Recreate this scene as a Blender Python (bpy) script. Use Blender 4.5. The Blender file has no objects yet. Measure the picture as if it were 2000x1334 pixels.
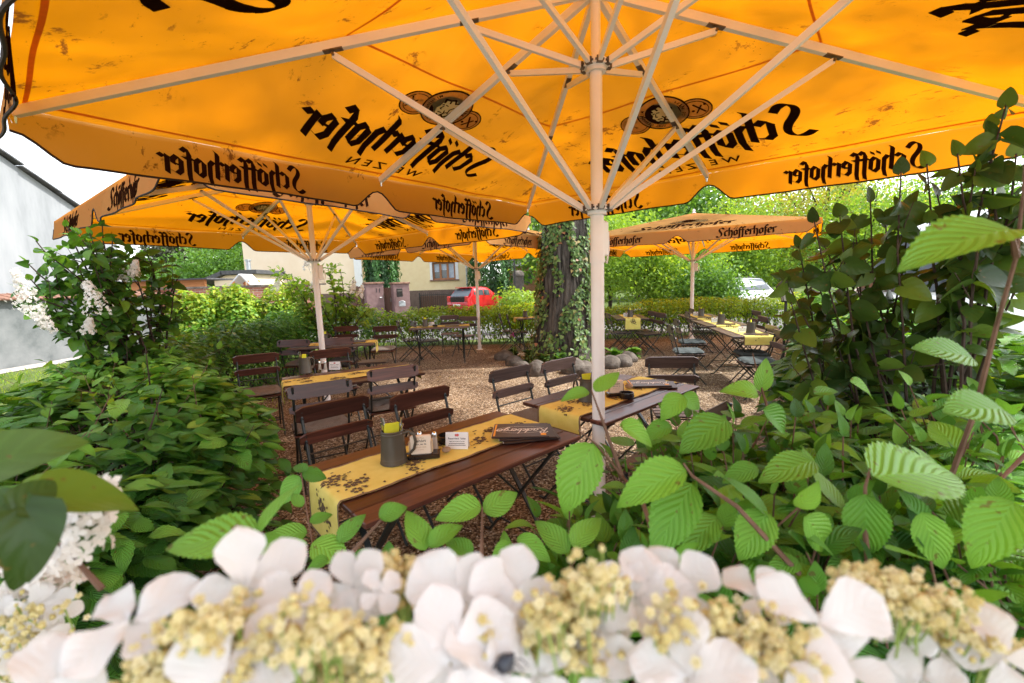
import bpy, math, random
import numpy as np
from mathutils import Vector, Matrix
R=math.radians; PI=math.pi
random.seed(7); rng=np.random.default_rng(7)
scn=bpy.context.scene; col=scn.collection
# ---------------------------------------------------------------- camera
CF,CP,CR,CH=842.0,0.1316,-0.0342,1.564          # focal length in px of a 2000 px wide frame, pitch, roll, height
fw=np.array([0,math.cos(CP),-math.sin(CP)]); ux=np.array([1.,0,0]); uu=np.array([0,math.sin(CP),math.cos(CP)])
cr=math.cos(CR)*ux+math.sin(CR)*uu; cu=-math.sin(CR)*ux+math.cos(CR)*uu
C0=np.array([0,0,CH])
cam=bpy.data.cameras.new('camera'); co=bpy.data.objects.new('camera',cam); col.objects.link(co)
co.matrix_world=Matrix(((cr[0],cu[0],-fw[0],0),(cr[1],cu[1],-fw[1],0),(cr[2],cu[2],-fw[2],CH),(0,0,0,1)))
cam.sensor_width=36; cam.lens=36*CF/2000; cam.clip_start=.01; cam.clip_end=600
cam.dof.use_dof=True; cam.dof.focus_distance=3.2; cam.dof.aperture_fstop=3.8; cam.dof.aperture_blades=7
scn.camera=co
# ---------------------------------------------------------------- sky, sun, exposure
SUN_EL,SUN_AZ=54,-86       # azimuth measured from +Y, positive to the left
w=bpy.data.worlds.new('World'); scn.world=w; w.use_nodes=True
nt=w.node_tree; nt.nodes.clear()
sky=nt.nodes.new('ShaderNodeTexSky'); sky.sky_type='NISHITA'; sky.sun_disc=False
sky.sun_elevation=R(SUN_EL); sky.sun_rotation=R(-SUN_AZ); sky.dust_density=1.2; sky.air_density=1.0; sky.ozone_density=.6
hs=nt.nodes.new('ShaderNodeHueSaturation'); hs.inputs['Saturation'].default_value=.30
bg=nt.nodes.new('ShaderNodeBackground'); bg.inputs[1].default_value=.15
wo=nt.nodes.new('ShaderNodeOutputWorld')
nt.links.new(sky.outputs[0],hs.inputs['Color']); nt.links.new(hs.outputs[0],bg.inputs[0]); nt.links.new(bg.outputs[0],wo.inputs[0])
sl=bpy.data.lights.new('sun','SUN'); sl.energy=2.0; sl.angle=R(2.0); sl.color=(1,.97,.92)
so=bpy.data.objects.new('sun',sl); col.objects.link(so)
sd=Vector((-math.sin(R(SUN_AZ))*math.cos(R(SUN_EL)),math.cos(R(SUN_AZ))*math.cos(R(SUN_EL)),math.sin(R(SUN_EL))))
so.rotation_euler=sd.to_track_quat('Z','Y').to_euler()
scn.view_settings.view_transform='Standard'; scn.view_settings.look='None'; scn.view_settings.exposure=1.84; scn.view_settings.gamma=1
scn.render.engine='CYCLES'
scn.cycles.max_bounces=8; scn.cycles.transparent_max_bounces=8; scn.cycles.diffuse_bounces=4; scn.cycles.transmission_bounces=6
# ---------------------------------------------------------------- layout helpers
def ray(x,y): return fw+cr*(x-1000)/CF-cu*(y-667)/CF
def gp(x,y,z=0.0):
    d=ray(x,y); return C0+d*((z-CH)/d[2])
def at(x,y,Y):
    d=ray(x,y); return C0+d*(Y/d[1])
def nrm(v):
    v=np.asarray(v,float); n=np.linalg.norm(v,axis=-1,keepdims=True); return v/np.maximum(n,1e-9)
# ---------------------------------------------------------------- object helpers
def tag(o,label=None,cat=None,group=None,kind=None):
    if label: o['label']=label
    if cat: o['category']=cat
    if group: o['group']=group
    if kind: o['kind']=kind
    return o
def empty(name,loc=(0,0,0),rz=0,label=None,cat=None,group=None):
    o=bpy.data.objects.new(name,None); col.objects.link(o); o.location=tuple(loc); o.rotation_euler=(0,0,rz); o.empty_display_size=.1
    return tag(o,label,cat,group)
def link(name,me,parent=None,mat=None):
    o=bpy.data.objects.new(name,me); col.objects.link(o)
    if mat and not me.materials: me.materials.append(mat)
    if parent is not None: o.parent=parent
    return o
def copy_tree(o,parent=None):
    c=o.copy(); col.objects.link(c)
    if parent is not None: c.parent=parent
    for ch in list(o.children): copy_tree(ch,c)
    return c
class MB:
    def __init__(s): s.v=[]; s.f=[]; s.m=[]
    def add(s,v,f,m=0):
        b=len(s.v); s.v+= [tuple(float(c) for c in p) for p in v]; s.f+=[tuple(b+i for i in q) for q in f]; s.m+=[m]*len(f); return s
    def box(s,c,d,M=None,m=0,bev=0):
        x,y,z=[k/2 for k in d]
        if bev>0:
            b=min(bev,x*.9,y*.9,z*.9); vs=[]; 
            for sz in(-1,1):
                for (ix,iy) in((x,y),):
                    pass
            rings=[(z*-1,b),(-z+b,0),(z-b,0),(z,b)]
            for zz,ins in rings:
                X=x-ins;Y=y-ins
                vs+=[(X-b,-Y,zz),(X,-Y+b,zz),(X,Y-b,zz),(X-b,Y,zz),(-X+b,Y,zz),(-X,Y-b,zz),(-X,-Y+b,zz),(-X+b,-Y,zz)]
            fs=[tuple(reversed(range(8)))]+[(k*8+i,k*8+(i+1)%8,k*8+8+(i+1)%8,k*8+8+i) for k in range(3) for i in range(8)]+[tuple(24+i for i in range(8))]
        else:
            vs=[(a*x,bb*y,cc*z) for cc in(-1,1) for bb in(-1,1) for a in(-1,1)]
            fs=[(0,2,3,1),(4,5,7,6),(0,1,5,4),(2,6,7,3),(0,4,6,2),(1,3,7,5)]
        vs=[np.array(p) for p in vs]
        if M is not None: vs=[np.array(M)@p for p in vs]
        return s.add([p+np.array(c) for p in vs],fs,m)
    def tube(s,pts,r,n=8,m=0,cap=True):
        P=[np.array(p,float) for p in pts]; rr=r if hasattr(r,'__len__') else [r]*len(P)
        t=nrm(P[1]-P[0]); a=np.array([0,0,1.]) if abs(t[2])<.9 else np.array([1.,0,0]); u=nrm(np.cross(t,a)); vs=[]
        for i,p in enumerate(P):
            t=nrm(P[min(i+1,len(P)-1)]-P[max(i-1,0)]); u=nrm(u-t*(u@t)); v=np.cross(t,u)
            for k in range(n):
                q=2*PI*k/n; vs.append(p+rr[i]*(u*math.cos(q)+v*math.sin(q)))
        fs=[(i*n+k,i*n+(k+1)%n,(i+1)*n+(k+1)%n,(i+1)*n+k) for i in range(len(P)-1) for k in range(n)]
        if cap: fs+=[tuple(reversed(range(n))),tuple((len(P)-1)*n+k for k in range(n))]
        return s.add(vs,fs,m)
    def bar(s,p0,p1,w,h,m=0,up=(0,0,1)):
        p0=np.array(p0,float);p1=np.array(p1,float);t=nrm(p1-p0);u=nrm(np.cross(t,np.array(up,float)));v=np.cross(u,t)
        vs=[p+a*u*w/2+b*v*h/2 for p in(p0,p1) for a,b in((-1,-1),(1,-1),(1,1),(-1,1))]
        return s.add(vs,[(0,3,2,1),(4,5,6,7),(0,1,5,4),(1,2,6,5),(2,3,7,6),(3,0,4,7)],m)
    def lathe(s,prof,n=24,c=(0,0,0),m=0):
        vs=[(c[0]+r*math.cos(2*PI*k/n),c[1]+r*math.sin(2*PI*k/n),c[2]+z) for r,z in prof for k in range(n)]
        fs=[(i*n+k,i*n+(k+1)%n,(i+1)*n+(k+1)%n,(i+1)*n+k) for i in range(len(prof)-1) for k in range(n)]
        return s.add(vs,fs,m)
    def prism(s,poly,z0,z1,m=0,M=None):
        n=len(poly); vs=[(p[0],p[1],z0) for p in poly]+[(p[0],p[1],z1) for p in poly]
        fs=[tuple(reversed(range(n))),tuple(range(n,2*n))]+[(i,(i+1)%n,n+(i+1)%n,n+i) for i in range(n)]
        if M is not None: vs=[tuple(M@Vector(p)) for p in vs]
        return s.add(vs,fs,m)
    def mesh(s,name,mats,smooth=False):
        me=bpy.data.meshes.new(name); me.from_pydata(s.v,[],s.f); me.update()
        for mt in (mats if isinstance(mats,(list,tuple)) else [mats]): me.materials.append(mt)
        if any(s.m): me.polygons.foreach_set('material_index',s.m)
        if smooth:
            me.polygons.foreach_set('use_smooth',[True]*len(me.polygons)); me.set_sharp_from_angle(angle=R(smooth if smooth>1 else 40))
        return me
    def build(s,name,mats,parent=None,smooth=False): return link(name,s.mesh(name,mats,smooth),parent)
def rotm(rx=0,ry=0,rz=0): return np.array((Matrix.Rotation(rz,3,'Z')@Matrix.Rotation(ry,3,'Y')@Matrix.Rotation(rx,3,'X')))
# ---------------------------------------------------------------- materials
def newmat(name):
    m=bpy.data.materials.new(name); m.use_nodes=True; t=m.node_tree; t.nodes.clear(); o=t.nodes.new('ShaderNodeOutputMaterial'); return m,t,o
def N(t,k,**kw):
    n=t.nodes.new(k)
    for a,b in kw.items():
        if a in n.inputs: n.inputs[a].default_value=b
        else: setattr(n,a,b)
    return n
def L(t,a,b): t.links.new(a,b)
def ramp(t,stops,fac=None,interp='LINEAR'):
    r=t.nodes.new('ShaderNodeValToRGB'); r.color_ramp.interpolation=interp; e=r.color_ramp.elements
    while len(e)<len(stops): e.new(.5)
    for i,(p,c) in enumerate(stops): e[i].position=p; e[i].color=(c if len(c)==4 else (*c,1))
    if fac is not None: L(t,fac,r.inputs[0])
    return r
def math_(t,op,a,b=None,c=None):
    n=t.nodes.new('ShaderNodeMath'); n.operation=op
    for i,x in enumerate((a,b,c)):
        if x is None: continue
        if isinstance(x,(int,float)): n.inputs[i].default_value=x
        else: L(t,x,n.inputs[i])
    return n.outputs[0]
def noisy(name,c1,c2,scale=8,rough=.7,bump=.1,spec=.4,metal=0,stretch=(1,1,1),c3=None,detail=6,coord='Object',bscale=None,bdist=.01,rough2=None,coat=0):
    m,t,o=newmat(name); b=N(t,'ShaderNodeBsdfPrincipled'); b.inputs['Roughness'].default_value=rough; b.inputs['Metallic'].default_value=metal
    b.inputs['Specular IOR Level'].default_value=spec; b.inputs['Coat Weight'].default_value=coat
    tc=N(t,'ShaderNodeTexCoord'); mp=N(t,'ShaderNodeMapping'); mp.inputs['Scale'].default_value=stretch; L(t,tc.outputs[coord],mp.inputs[0])
    n=N(t,'ShaderNodeTexNoise',Scale=scale,Detail=detail,Roughness=.6); L(t,mp.outputs[0],n.inputs['Vector'])
    st=[(.3,c1),(.7,c2)] if c3 is None else [(.28,c1),(.5,c2),(.72,c3)]
    r=ramp(t,st,n.outputs[0]); L(t,r.outputs[0],b.inputs['Base Color'])
    if rough2 is not None:
        rr=N(t,'ShaderNodeMapRange'); rr.inputs['To Min'].default_value=rough; rr.inputs['To Max'].default_value=rough2; L(t,n.outputs[0],rr.inputs[0]); L(t,rr.outputs[0],b.inputs['Roughness'])
    if bump:
        n2=N(t,'ShaderNodeTexNoise',Scale=bscale or scale*3,Detail=5); L(t,mp.outputs[0],n2.inputs['Vector'])
        bp=N(t,'ShaderNodeBump',Strength=bump,Distance=bdist); L(t,n2.outputs[0],bp.inputs['Height']); L(t,bp.outputs[0],b.inputs['Normal'])
    L(t,b.outputs[0],o.inputs[0]); return m
M={}
def canvas_mat():
    m,t,o=newmat('orange_canvas'); tc=N(t,'ShaderNodeTexCoord')
    df=N(t,'ShaderNodeBsdfDiffuse'); tr=N(t,'ShaderNodeBsdfTranslucent'); mx=N(t,'ShaderNodeMixShader'); mx.inputs[0].default_value=.70
    n=N(t,'ShaderNodeTexNoise',Scale=1.3,Detail=4); L(t,tc.outputs['Object'],n.inputs['Vector'])
    r1=ramp(t,[(.3,(.86,.46,.16)),(.7,(.90,.52,.20))],n.outputs[0]); r2=ramp(t,[(.3,(.52,.160,.0)),(.7,(.58,.188,.0))],n.outputs[0])
    # dirt: small dark flecks and smears where leaves lay on the cloth
    mp=N(t,'ShaderNodeMapping'); mp.inputs['Scale'].default_value=(1,1.0,1); mp.inputs['Rotation'].default_value=(0,0,.5); L(t,tc.outputs['Object'],mp.inputs[0])
    v=N(t,'ShaderNodeTexNoise',Scale=5.5,Detail=9,Roughness=.72); L(t,mp.outputs[0],v.inputs['Vector'])
    g=ramp(t,[(.585,(0,0,0)),(.64,(1,1,1))],v.outputs[0])
    v2=N(t,'ShaderNodeTexVoronoi',Scale=26.0); L(t,tc.outputs['Object'],v2.inputs['Vector']); g2=ramp(t,[(.06,(1,1,1)),(.10,(0,0,0))],v2.outputs['Distance'])
    v3=N(t,'ShaderNodeTexNoise',Scale=3.0,Detail=2); L(t,tc.outputs['Object'],v3.inputs['Vector']); g3=math_(t,'GREATER_THAN',v3.outputs[0],.56)
    g2m=math_(t,'MULTIPLY',g2.outputs[0],g3)
    # second, stretched layer: scratches left by twigs
    mp2=N(t,'ShaderNodeMapping'); mp2.inputs['Scale'].default_value=(2.2,.7,1); mp2.inputs['Rotation'].default_value=(0,0,-.9); L(t,tc.outputs['Object'],mp2.inputs[0])
    v4=N(t,'ShaderNodeTexNoise',Scale=7,Detail=8,Roughness=.7); L(t,mp2.outputs[0],v4.inputs['Vector']); g4=ramp(t,[(.60,(0,0,0)),(.66,(1,1,1))],v4.outputs[0])
    gg=math_(t,'MAXIMUM',math_(t,'MAXIMUM',g.outputs[0],g2m),g4.outputs[0]); v5=N(t,'ShaderNodeTexNoise',Scale=2.1,Detail=2); L(t,tc.outputs['Object'],v5.inputs['Vector']); g5=ramp(t,[(.50,(0,0,0)),(.58,(1,1,1))],v5.outputs[0]); gg=math_(t,'MULTIPLY',math_(t,'MULTIPLY',gg,.85),g5.outputs[0])
    for r,sh in((r1,df),(r2,tr)):
        x=N(t,'ShaderNodeMix',data_type='RGBA'); x.inputs[7].default_value=(.12,.03,.006,1); L(t,gg,x.inputs[0]); L(t,r.outputs[0],x.inputs[6]); L(t,x.outputs[2],sh.inputs[0])
    w1=N(t,'ShaderNodeTexNoise',Scale=1.6,Detail=2,Distortion=.3); L(t,mp2.outputs[0],w1.inputs['Vector']); w2=N(t,'ShaderNodeTexNoise',Scale=420,Detail=1); L(t,tc.outputs['Object'],w2.inputs['Vector'])
    bp=N(t,'ShaderNodeBump',Strength=.35,Distance=.05); L(t,w1.outputs[0],bp.inputs['Height']); bp2=N(t,'ShaderNodeBump',Strength=.25,Distance=.002); L(t,w2.outputs[0],bp2.inputs['Height']); L(t,bp.outputs[0],bp2.inputs['Normal'])
    for sh in(df,tr): L(t,bp2.outputs[0],sh.inputs['Normal'])
    L(t,df.outputs[0],mx.inputs[1]); L(t,tr.outputs[0],mx.inputs[2]); L(t,mx.outputs[0],o.inputs[0]); return m
def cloth_trans(name,c,tc_,f=.5):
    m,t,o=newmat(name); df=N(t,'ShaderNodeBsdfDiffuse'); tr=N(t,'ShaderNodeBsdfTranslucent'); mx=N(t,'ShaderNodeMixShader'); mx.inputs[0].default_value=f
    tcn=N(t,'ShaderNodeTexCoord'); n=N(t,'ShaderNodeTexNoise',Scale=30.0,Detail=4); L(t,tcn.outputs['Object'],n.inputs['Vector'])
    for cc,sh in((c,df),(tc_,tr)):
        r=ramp(t,[(.3,tuple(k*.85 for k in cc)),(.7,cc)],n.outputs[0]); L(t,r.outputs[0],sh.inputs[0])
    L(t,df.outputs[0],mx.inputs[1]); L(t,tr.outputs[0],mx.inputs[2]); L(t,mx.outputs[0],o.inputs[0]); return m
def leaf_mat(name,stops,tstops=None,veins=9,vein_amt=.35,bump=.5,trans=.42,rough=.42,slant=.42,bd=.0012):
    m,t,o=newmat(name); a=N(t,'ShaderNodeAttribute',attribute_name='rnd'); uv=N(t,'ShaderNodeUVMap'); sx=N(t,'ShaderNodeSeparateXYZ'); L(t,uv.outputs[0],sx.inputs[0])
    au=math_(t,'ABSOLUTE',math_(t,'SUBTRACT',math_(t,'MULTIPLY',sx.outputs[0],2),1))
    ph=math_(t,'MULTIPLY',math_(t,'SUBTRACT',sx.outputs[1],math_(t,'MULTIPLY',au,slant/ max(1,1))),veins*2*PI)
    s=math_(t,'COSINE',ph); s01=math_(t,'MULTIPLY_ADD',s,.5,.5); vein=math_(t,'POWER',s01,6)
    mid=math_(t,'LESS_THAN',au,.035); vv=math_(t,'MAXIMUM',vein,mid)
    r=ramp(t,stops,a.outputs['Fac']); r2=ramp(t,tstops or [(p,(min(1,c[0]*1.9),min(1,c[1]*1.7),c[2]*.5)) for p,c in stops],a.outputs['Fac'])
    b=N(t,'ShaderNodeBsdfPrincipled'); b.inputs['Roughness'].default_value=rough; b.inputs['Specular IOR Level'].default_value=.35
    tr=N(t,'ShaderNodeBsdfTranslucent'); mx=N(t,'ShaderNodeMixShader'); mx.inputs[0].default_value=trans
    tcl=N(t,'ShaderNodeTexCoord'); nl=N(t,'ShaderNodeTexNoise',Scale=38.0,Detail=6); L(t,tcl.outputs['Object'],nl.inputs['Vector'])
    vv=math_(t,'ADD',vv,math_(t,'MULTIPLY_ADD',nl.outputs[0],1.1,-.55)) if veins>3 and vein_amt>0 else vv
    x=N(t,'ShaderNodeMix',data_type='RGBA',blend_type='MULTIPLY'); 
    k=math_(t,'MULTIPLY',vv,vein_amt); kk=math_(t,'SUBTRACT',1.18,math_(t,'MULTIPLY',k,-1.0))
    cb=N(t,'ShaderNodeCombineColor'); 
    for i in range(3): L(t,kk,cb.inputs[i])
    x.inputs[0].default_value=1; L(t,r.outputs[0],x.inputs[6]); L(t,cb.outputs[0],x.inputs[7]); L(t,x.outputs[2],b.inputs['Base Color'])
    x2=N(t,'ShaderNodeMix',data_type='RGBA',blend_type='MULTIPLY'); x2.inputs[0].default_value=1
    k2=math_(t,'SUBTRACT',1,math_(t,'MULTIPLY',k,1.1)); cb2=N(t,'ShaderNodeCombineColor')
    for i in range(3): L(t,k2,cb2.inputs[i])
    L(t,r2.outputs[0],x2.inputs[6]); L(t,cb2.outputs[0],x2.inputs[7]); L(t,x2.outputs[2],tr.inputs[0])
    if bump:
        bp=N(t,'ShaderNodeBump',Strength=bump,Distance=bd); L(t,math_(t,'MULTIPLY',s01,-1.0),bp.inputs['Height']); L(t,bp.outputs[0],b.inputs['Normal'])
    if veins>3 and vein_amt>0:      # brown flecks and bitten patches on some leaves
        ns=N(t,'ShaderNodeTexNoise',Scale=70.0,Detail=3); L(t,tcl.outputs['Object'],ns.inputs['Vector']); sp_=ramp(t,[(.66,(0,0,0)),(.70,(1,1,1))],ns.outputs[0])
        for nd,sh,c_ in((x,b,(.16,.11,.03,1)),(x2,tr,(.14,.08,.01,1))):
            xx_=N(t,'ShaderNodeMix',data_type='RGBA'); xx_.inputs[7].default_value=c_; L(t,math_(t,'MULTIPLY',sp_.outputs[0],.75),xx_.inputs[0]); L(t,nd.outputs[2],xx_.inputs[6]); L(t,xx_.outputs[2],sh.inputs[0])
    L(t,b.outputs[0],mx.inputs[1]); L(t,tr.outputs[0],mx.inputs[2]); L(t,mx.outputs[0],o.inputs[0]); return m
def wood_mat(name,c1,c2,c3,rough=.38,spec=.5,axis=0):
    m,t,o=newmat(name); tc=N(t,'ShaderNodeTexCoord'); oi=N(t,'ShaderNodeObjectInfo'); mp=N(t,'ShaderNodeMapping'); sc=[26,26,26]; sc[axis]=1.6; mp.inputs['Scale'].default_value=sc
    L(t,tc.outputs['Object'],mp.inputs[0]); 
    ad=N(t,'ShaderNodeVectorMath',operation='ADD'); L(t,mp.outputs[0],ad.inputs[0]); sc2=N(t,'ShaderNodeVectorMath',operation='SCALE'); cbx=N(t,'ShaderNodeCombineXYZ'); L(t,oi.outputs['Random'],cbx.inputs[0]); L(t,oi.outputs['Random'],cbx.inputs[1]); L(t,cbx.outputs[0],sc2.inputs[0]); sc2.inputs[3].default_value=37; L(t,sc2.outputs[0],ad.inputs[1])
    n=N(t,'ShaderNodeTexNoise',Scale=1.6,Detail=7,Roughness=.62,Distortion=.6); L(t,ad.outputs[0],n.inputs['Vector'])
    r=ramp(t,[(.25,c1),(.5,c2),(.75,c3)],n.outputs[0]); b=N(t,'ShaderNodeBsdfPrincipled'); b.inputs['Specular IOR Level'].default_value=spec; b.inputs['Coat Weight'].default_value=.35; b.inputs['Coat Roughness'].default_value=.22
    hv=N(t,'ShaderNodeHueSaturation'); L(t,r.outputs[0],hv.inputs['Color']); L(t,math_(t,'MULTIPLY_ADD',oi.outputs['Random'],.75,.65),hv.inputs['Value']); L(t,hv.outputs[0],b.inputs['Base Color']); rr=N(t,'ShaderNodeMapRange'); rr.inputs['To Min'].default_value=rough; rr.inputs['To Max'].default_value=rough+.22; L(t,n.outputs[0],rr.inputs[0]); L(t,rr.outputs[0],b.inputs['Roughness'])
    bp=N(t,'ShaderNodeBump',Strength=.25,Distance=.0015); L(t,n.outputs[0],bp.inputs['Height']); L(t,bp.outputs[0],b.inputs['Normal']); L(t,b.outputs[0],o.inputs[0]); return m
def gravel_mat():
    m,t,o=newmat('gravel'); tc=N(t,'ShaderNodeTexCoord'); b=N(t,'ShaderNodeBsdfPrincipled'); b.inputs['Roughness'].default_value=.8; b.inputs['Specular IOR Level'].default_value=.25
    nz=N(t,'ShaderNodeTexNoise',Scale=60.0,Detail=2); L(t,tc.outputs['Object'],nz.inputs['Vector']); mxv=N(t,'ShaderNodeMix',data_type='RGBA'); mxv.inputs[0].default_value=.02; L(t,tc.outputs['Object'],mxv.inputs[6]); L(t,nz.outputs['Color'],mxv.inputs[7])
    v=N(t,'ShaderNodeTexVoronoi',Scale=62.0); L(t,mxv.outputs[2],v.inputs['Vector'])
    sp=N(t,'ShaderNodeSeparateColor'); L(t,v.outputs['Color'],sp.inputs[0])
    r=ramp(t,[(0,(.085,.055,.035)),(.25,(.21,.14,.085)),(.5,(.34,.24,.15)),(.75,(.48,.36,.23)),(.92,(.62,.50,.36)),(1,(.75,.68,.58))],sp.outputs[0])
    gap=ramp(t,[(.0,(1,1,1)),(.42,(1,1,1)),(.75,(.30,.24,.2))],v.outputs['Distance'])
    x=N(t,'ShaderNodeMix',data_type='RGBA',blend_type='MULTIPLY'); x.inputs[0].default_value=1; L(t,r.outputs[0],x.inputs[6]); L(t,gap.outputs[0],x.inputs[7])
    n2=N(t,'ShaderNodeTexNoise',Scale=.9,Detail=4); L(t,tc.outputs['Object'],n2.inputs['Vector']); r2=ramp(t,[(.36,(.60,.54,.50)),(.5,(.88,.85,.82)),(.64,(1.08,1.06,1.02))],n2.outputs[0])
    x2=N(t,'ShaderNodeMix',data_type='RGBA',blend_type='MULTIPLY'); x2.inputs[0].default_value=1; L(t,x.outputs[2],x2.inputs[6]); L(t,r2.outputs[0],x2.inputs[7]); L(t,x2.outputs[2],b.inputs['Base Color'])
    inv=math_(t,'SUBTRACT',1,v.outputs['Distance']); bp=N(t,'ShaderNodeBump',Strength=1.0,Distance=.012); L(t,inv,bp.inputs['Height']); L(t,bp.outputs[0],b.inputs['Normal']); L(t,b.outputs[0],o.inputs[0]); return m
def brick_mat():
    m,t,o=newmat('red_brick'); tc=N(t,'ShaderNodeTexCoord'); b=N(t,'ShaderNodeBsdfPrincipled'); b.inputs['Roughness'].default_value=.85
    mp=N(t,'ShaderNodeMapping'); mp.inputs['Rotation'].default_value=(R(90),0,0); L(t,tc.outputs['Object'],mp.inputs[0])
    br=N(t,'ShaderNodeTexBrick'); br.inputs['Scale'].default_value=1; br.inputs['Brick Width'].default_value=.25; br.inputs['Row Height'].default_value=.085; br.inputs['Mortar Size'].default_value=.008
    br.inputs['Color1'].default_value=(.26,.09,.06,1); br.inputs['Color2'].default_value=(.36,.14,.09,1); br.inputs['Mortar'].default_value=(.42,.34,.28,1); L(t,mp.outputs[0],br.inputs['Vector'])
    L(t,br.outputs[0],b.inputs['Base Color']); bp=N(t,'ShaderNodeBump',Strength=.5,Distance=.01); L(t,math_(t,'SUBTRACT',1,br.outputs[1]),bp.inputs['Height']); L(t,bp.outputs[0],b.inputs['Normal']); L(t,b.outputs[0],o.inputs[0]); return m
def bark_mat(name,c1,c2,scale=9):
    m,t,o=newmat(name); tc=N(t,'ShaderNodeTexCoord'); mp=N(t,'ShaderNodeMapping'); mp.inputs['Scale'].default_value=(1,1,.11); L(t,tc.outputs['Object'],mp.inputs[0])
    n=N(t,'ShaderNodeTexNoise',Scale=scale,Detail=8,Roughness=.7,Distortion=1.0); L(t,mp.outputs[0],n.inputs['Vector']); r=ramp(t,[(.38,c1),(.62,c2)],n.outputs[0])
    b=N(t,'ShaderNodeBsdfPrincipled'); b.inputs['Roughness'].default_value=.9; b.inputs['Specular IOR Level'].default_value=.15; L(t,r.outputs[0],b.inputs['Base Color'])
    bp=N(t,'ShaderNodeBump',Strength=1,Distance=.04); L(t,n.outputs[0],bp.inputs['Height']); L(t,bp.outputs[0],b.inputs['Normal']); L(t,b.outputs[0],o.inputs[0]); return m
M['canvas']=canvas_mat()
M['print']=cloth_trans('dark_print',(.035,.012,.006),(.10,.022,.006),.35)
M['tan_print']=cloth_trans('tan_print',(.62,.50,.26),(.80,.66,.34),.8)
M['seam']=cloth_trans('seam_tape',(.62,.26,.07),(.70,.24,.01),.6)
M['piping']=noisy('dark_piping',(.02,.01,.008),(.04,.02,.015),30,.8,0)
M['pole']=noisy('cream_painted_metal',(.84,.80,.77),(.89,.86,.83),6,.38,.03,.5,rough2=.5)
M['bolt']=noisy('dark_steel',(.10,.085,.08),(.2,.17,.15),40,.4,.1,.5,metal=.8)
M['iron']=noisy('dark_green_iron',(.012,.017,.017),(.03,.035,.033),30,.38,.1,.5)
M['wood']=wood_mat('red_brown_wood',(.024,.009,.006),(.070,.023,.015),(.135,.046,.028),.30,.5)
M['wood_grey']=wood_mat('greyed_brown_wood',(.05,.032,.030),(.105,.068,.062),(.18,.125,.115),.4,.5)
M['cushion']=noisy('grey_beige_cloth',(.15,.13,.115),(.24,.215,.19),120,.95,.3,.1,bdist=.002)
M['cushion_g']=noisy('slate_grey_cloth',(.06,.072,.072),(.11,.125,.125),120,.95,.3,.1,bdist=.002)
M['gravel']=gravel_mat(); M['brick']=brick_mat()
M['runner']=noisy('yellow_runner_cloth',(.70,.57,.13),(.79,.66,.19),14,.85,.35,.15,bscale=260,bdist=.0012)
M['runner_edge']=noisy('brown_runner_edge',(.16,.10,.06),(.24,.16,.10),40,.9,.1)
M['runner_print']=noisy('brown_flower_print',(.10,.065,.035),(.16,.11,.06),60,.9,0)
M['mug']=noisy('olive_enamel',(.060,.048,.032),(.085,.068,.046),5,.42,.05,.5)
M['steel']=noisy('polished_steel',(.7,.7,.7),(.8,.8,.8),20,.18,0,.5,metal=1)
M['napkin']=noisy('yellow_green_paper',(.62,.60,.03),(.72,.70,.05),12,.8,.1,.2)
M['white_card']=noisy('white_card',(.78,.78,.77),(.84,.84,.83),8,.6,0,.3)
M['cream_card']=noisy('cream_card',(.78,.66,.52),(.84,.72,.60),8,.6,0,.3)
M['ink']=noisy('dark_ink',(.03,.03,.035),(.06,.05,.05),30,.8,0,.2)
M['ink_tan']=noisy('tan_ink',(.70,.52,.22),(.78,.60,.28),20,.8,0)
M['ink_pale']=noisy('pale_gold_ink',(.55,.40,.25),(.6,.46,.30),30,.8,0,.2)
M['black_plastic']=noisy('black_lacquer',(.012,.010,.010),(.025,.02,.018),12,.22,.03,.5)
M['menu']=noisy('dark_brown_menu_card',(.035,.022,.02),(.05,.034,.03),9,.36,.03,.5)
M['menu_white']=noisy('white_print',(.74,.72,.68),(.8,.78,.75),20,.6,0,.3)
M['orange_print']=noisy('orange_print',(.8,.34,.04),(.85,.4,.06),20,.6,0)
M['stone']=noisy('grey_boulder',(.05,.042,.036),(.12,.10,.085),5,.9,.6,.2,c3=(.22,.19,.16),bscale=18,bdist=.03)
M['pebble']=noisy('brown_pebble',(.22,.15,.10),(.40,.29,.19),20,.8,.3,.3)
M['bark']=bark_mat('ridged_bark',(.014,.012,.010),(.17,.145,.125),15)
M['twig']=noisy('brown_twig',(.10,.055,.035),(.19,.11,.075),20,.75,.3,.2)
M['darktwig']=noisy('dark_twig',(.035,.024,.018),(.085,.06,.045),20,.85,.3,.2)
M['render_white']=noisy('pale_render',(.22,.23,.24),(.30,.31,.32),2.2,.9,.35,.15,stretch=(1,1,.22),c3=(.35,.355,.365),bscale=14,bdist=.01)
M['render_grey']=noisy('stained_grey_render',(.09,.10,.10),(.17,.18,.18),1.8,.92,.3,.15,c3=(.23,.235,.235),bscale=20,bdist=.01)
M['tile']=noisy('roof_tile',(.16,.08,.06),(.30,.17,.12),6,.85,.5,.2,bdist=.02)
M['tile_dark']=noisy('dark_roof_edge',(.07,.07,.075),(.13,.13,.13),6,.8,.3,.2)
M['yellow_render']=noisy('yellow_render',(.80,.62,.36),(.86,.70,.44),3,.9,.5,.15,bscale=28,bdist=.02)
M['peach_render']=noisy('peach_render',(.82,.66,.48),(.86,.71,.54),2,.9,.15,.15)
M['plinth']=noisy('brown_plinth',(.13,.085,.07),(.19,.13,.11),6,.9,.2)
M['pillar']=noisy('mauve_render',(.19,.115,.11),(.26,.17,.16),5,.9,.3,.15)
M['brownwood']=noisy('brown_gate_wood',(.11,.055,.04),(.18,.09,.065),5,.7,.2,.3,stretch=(6,6,.6))
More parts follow.
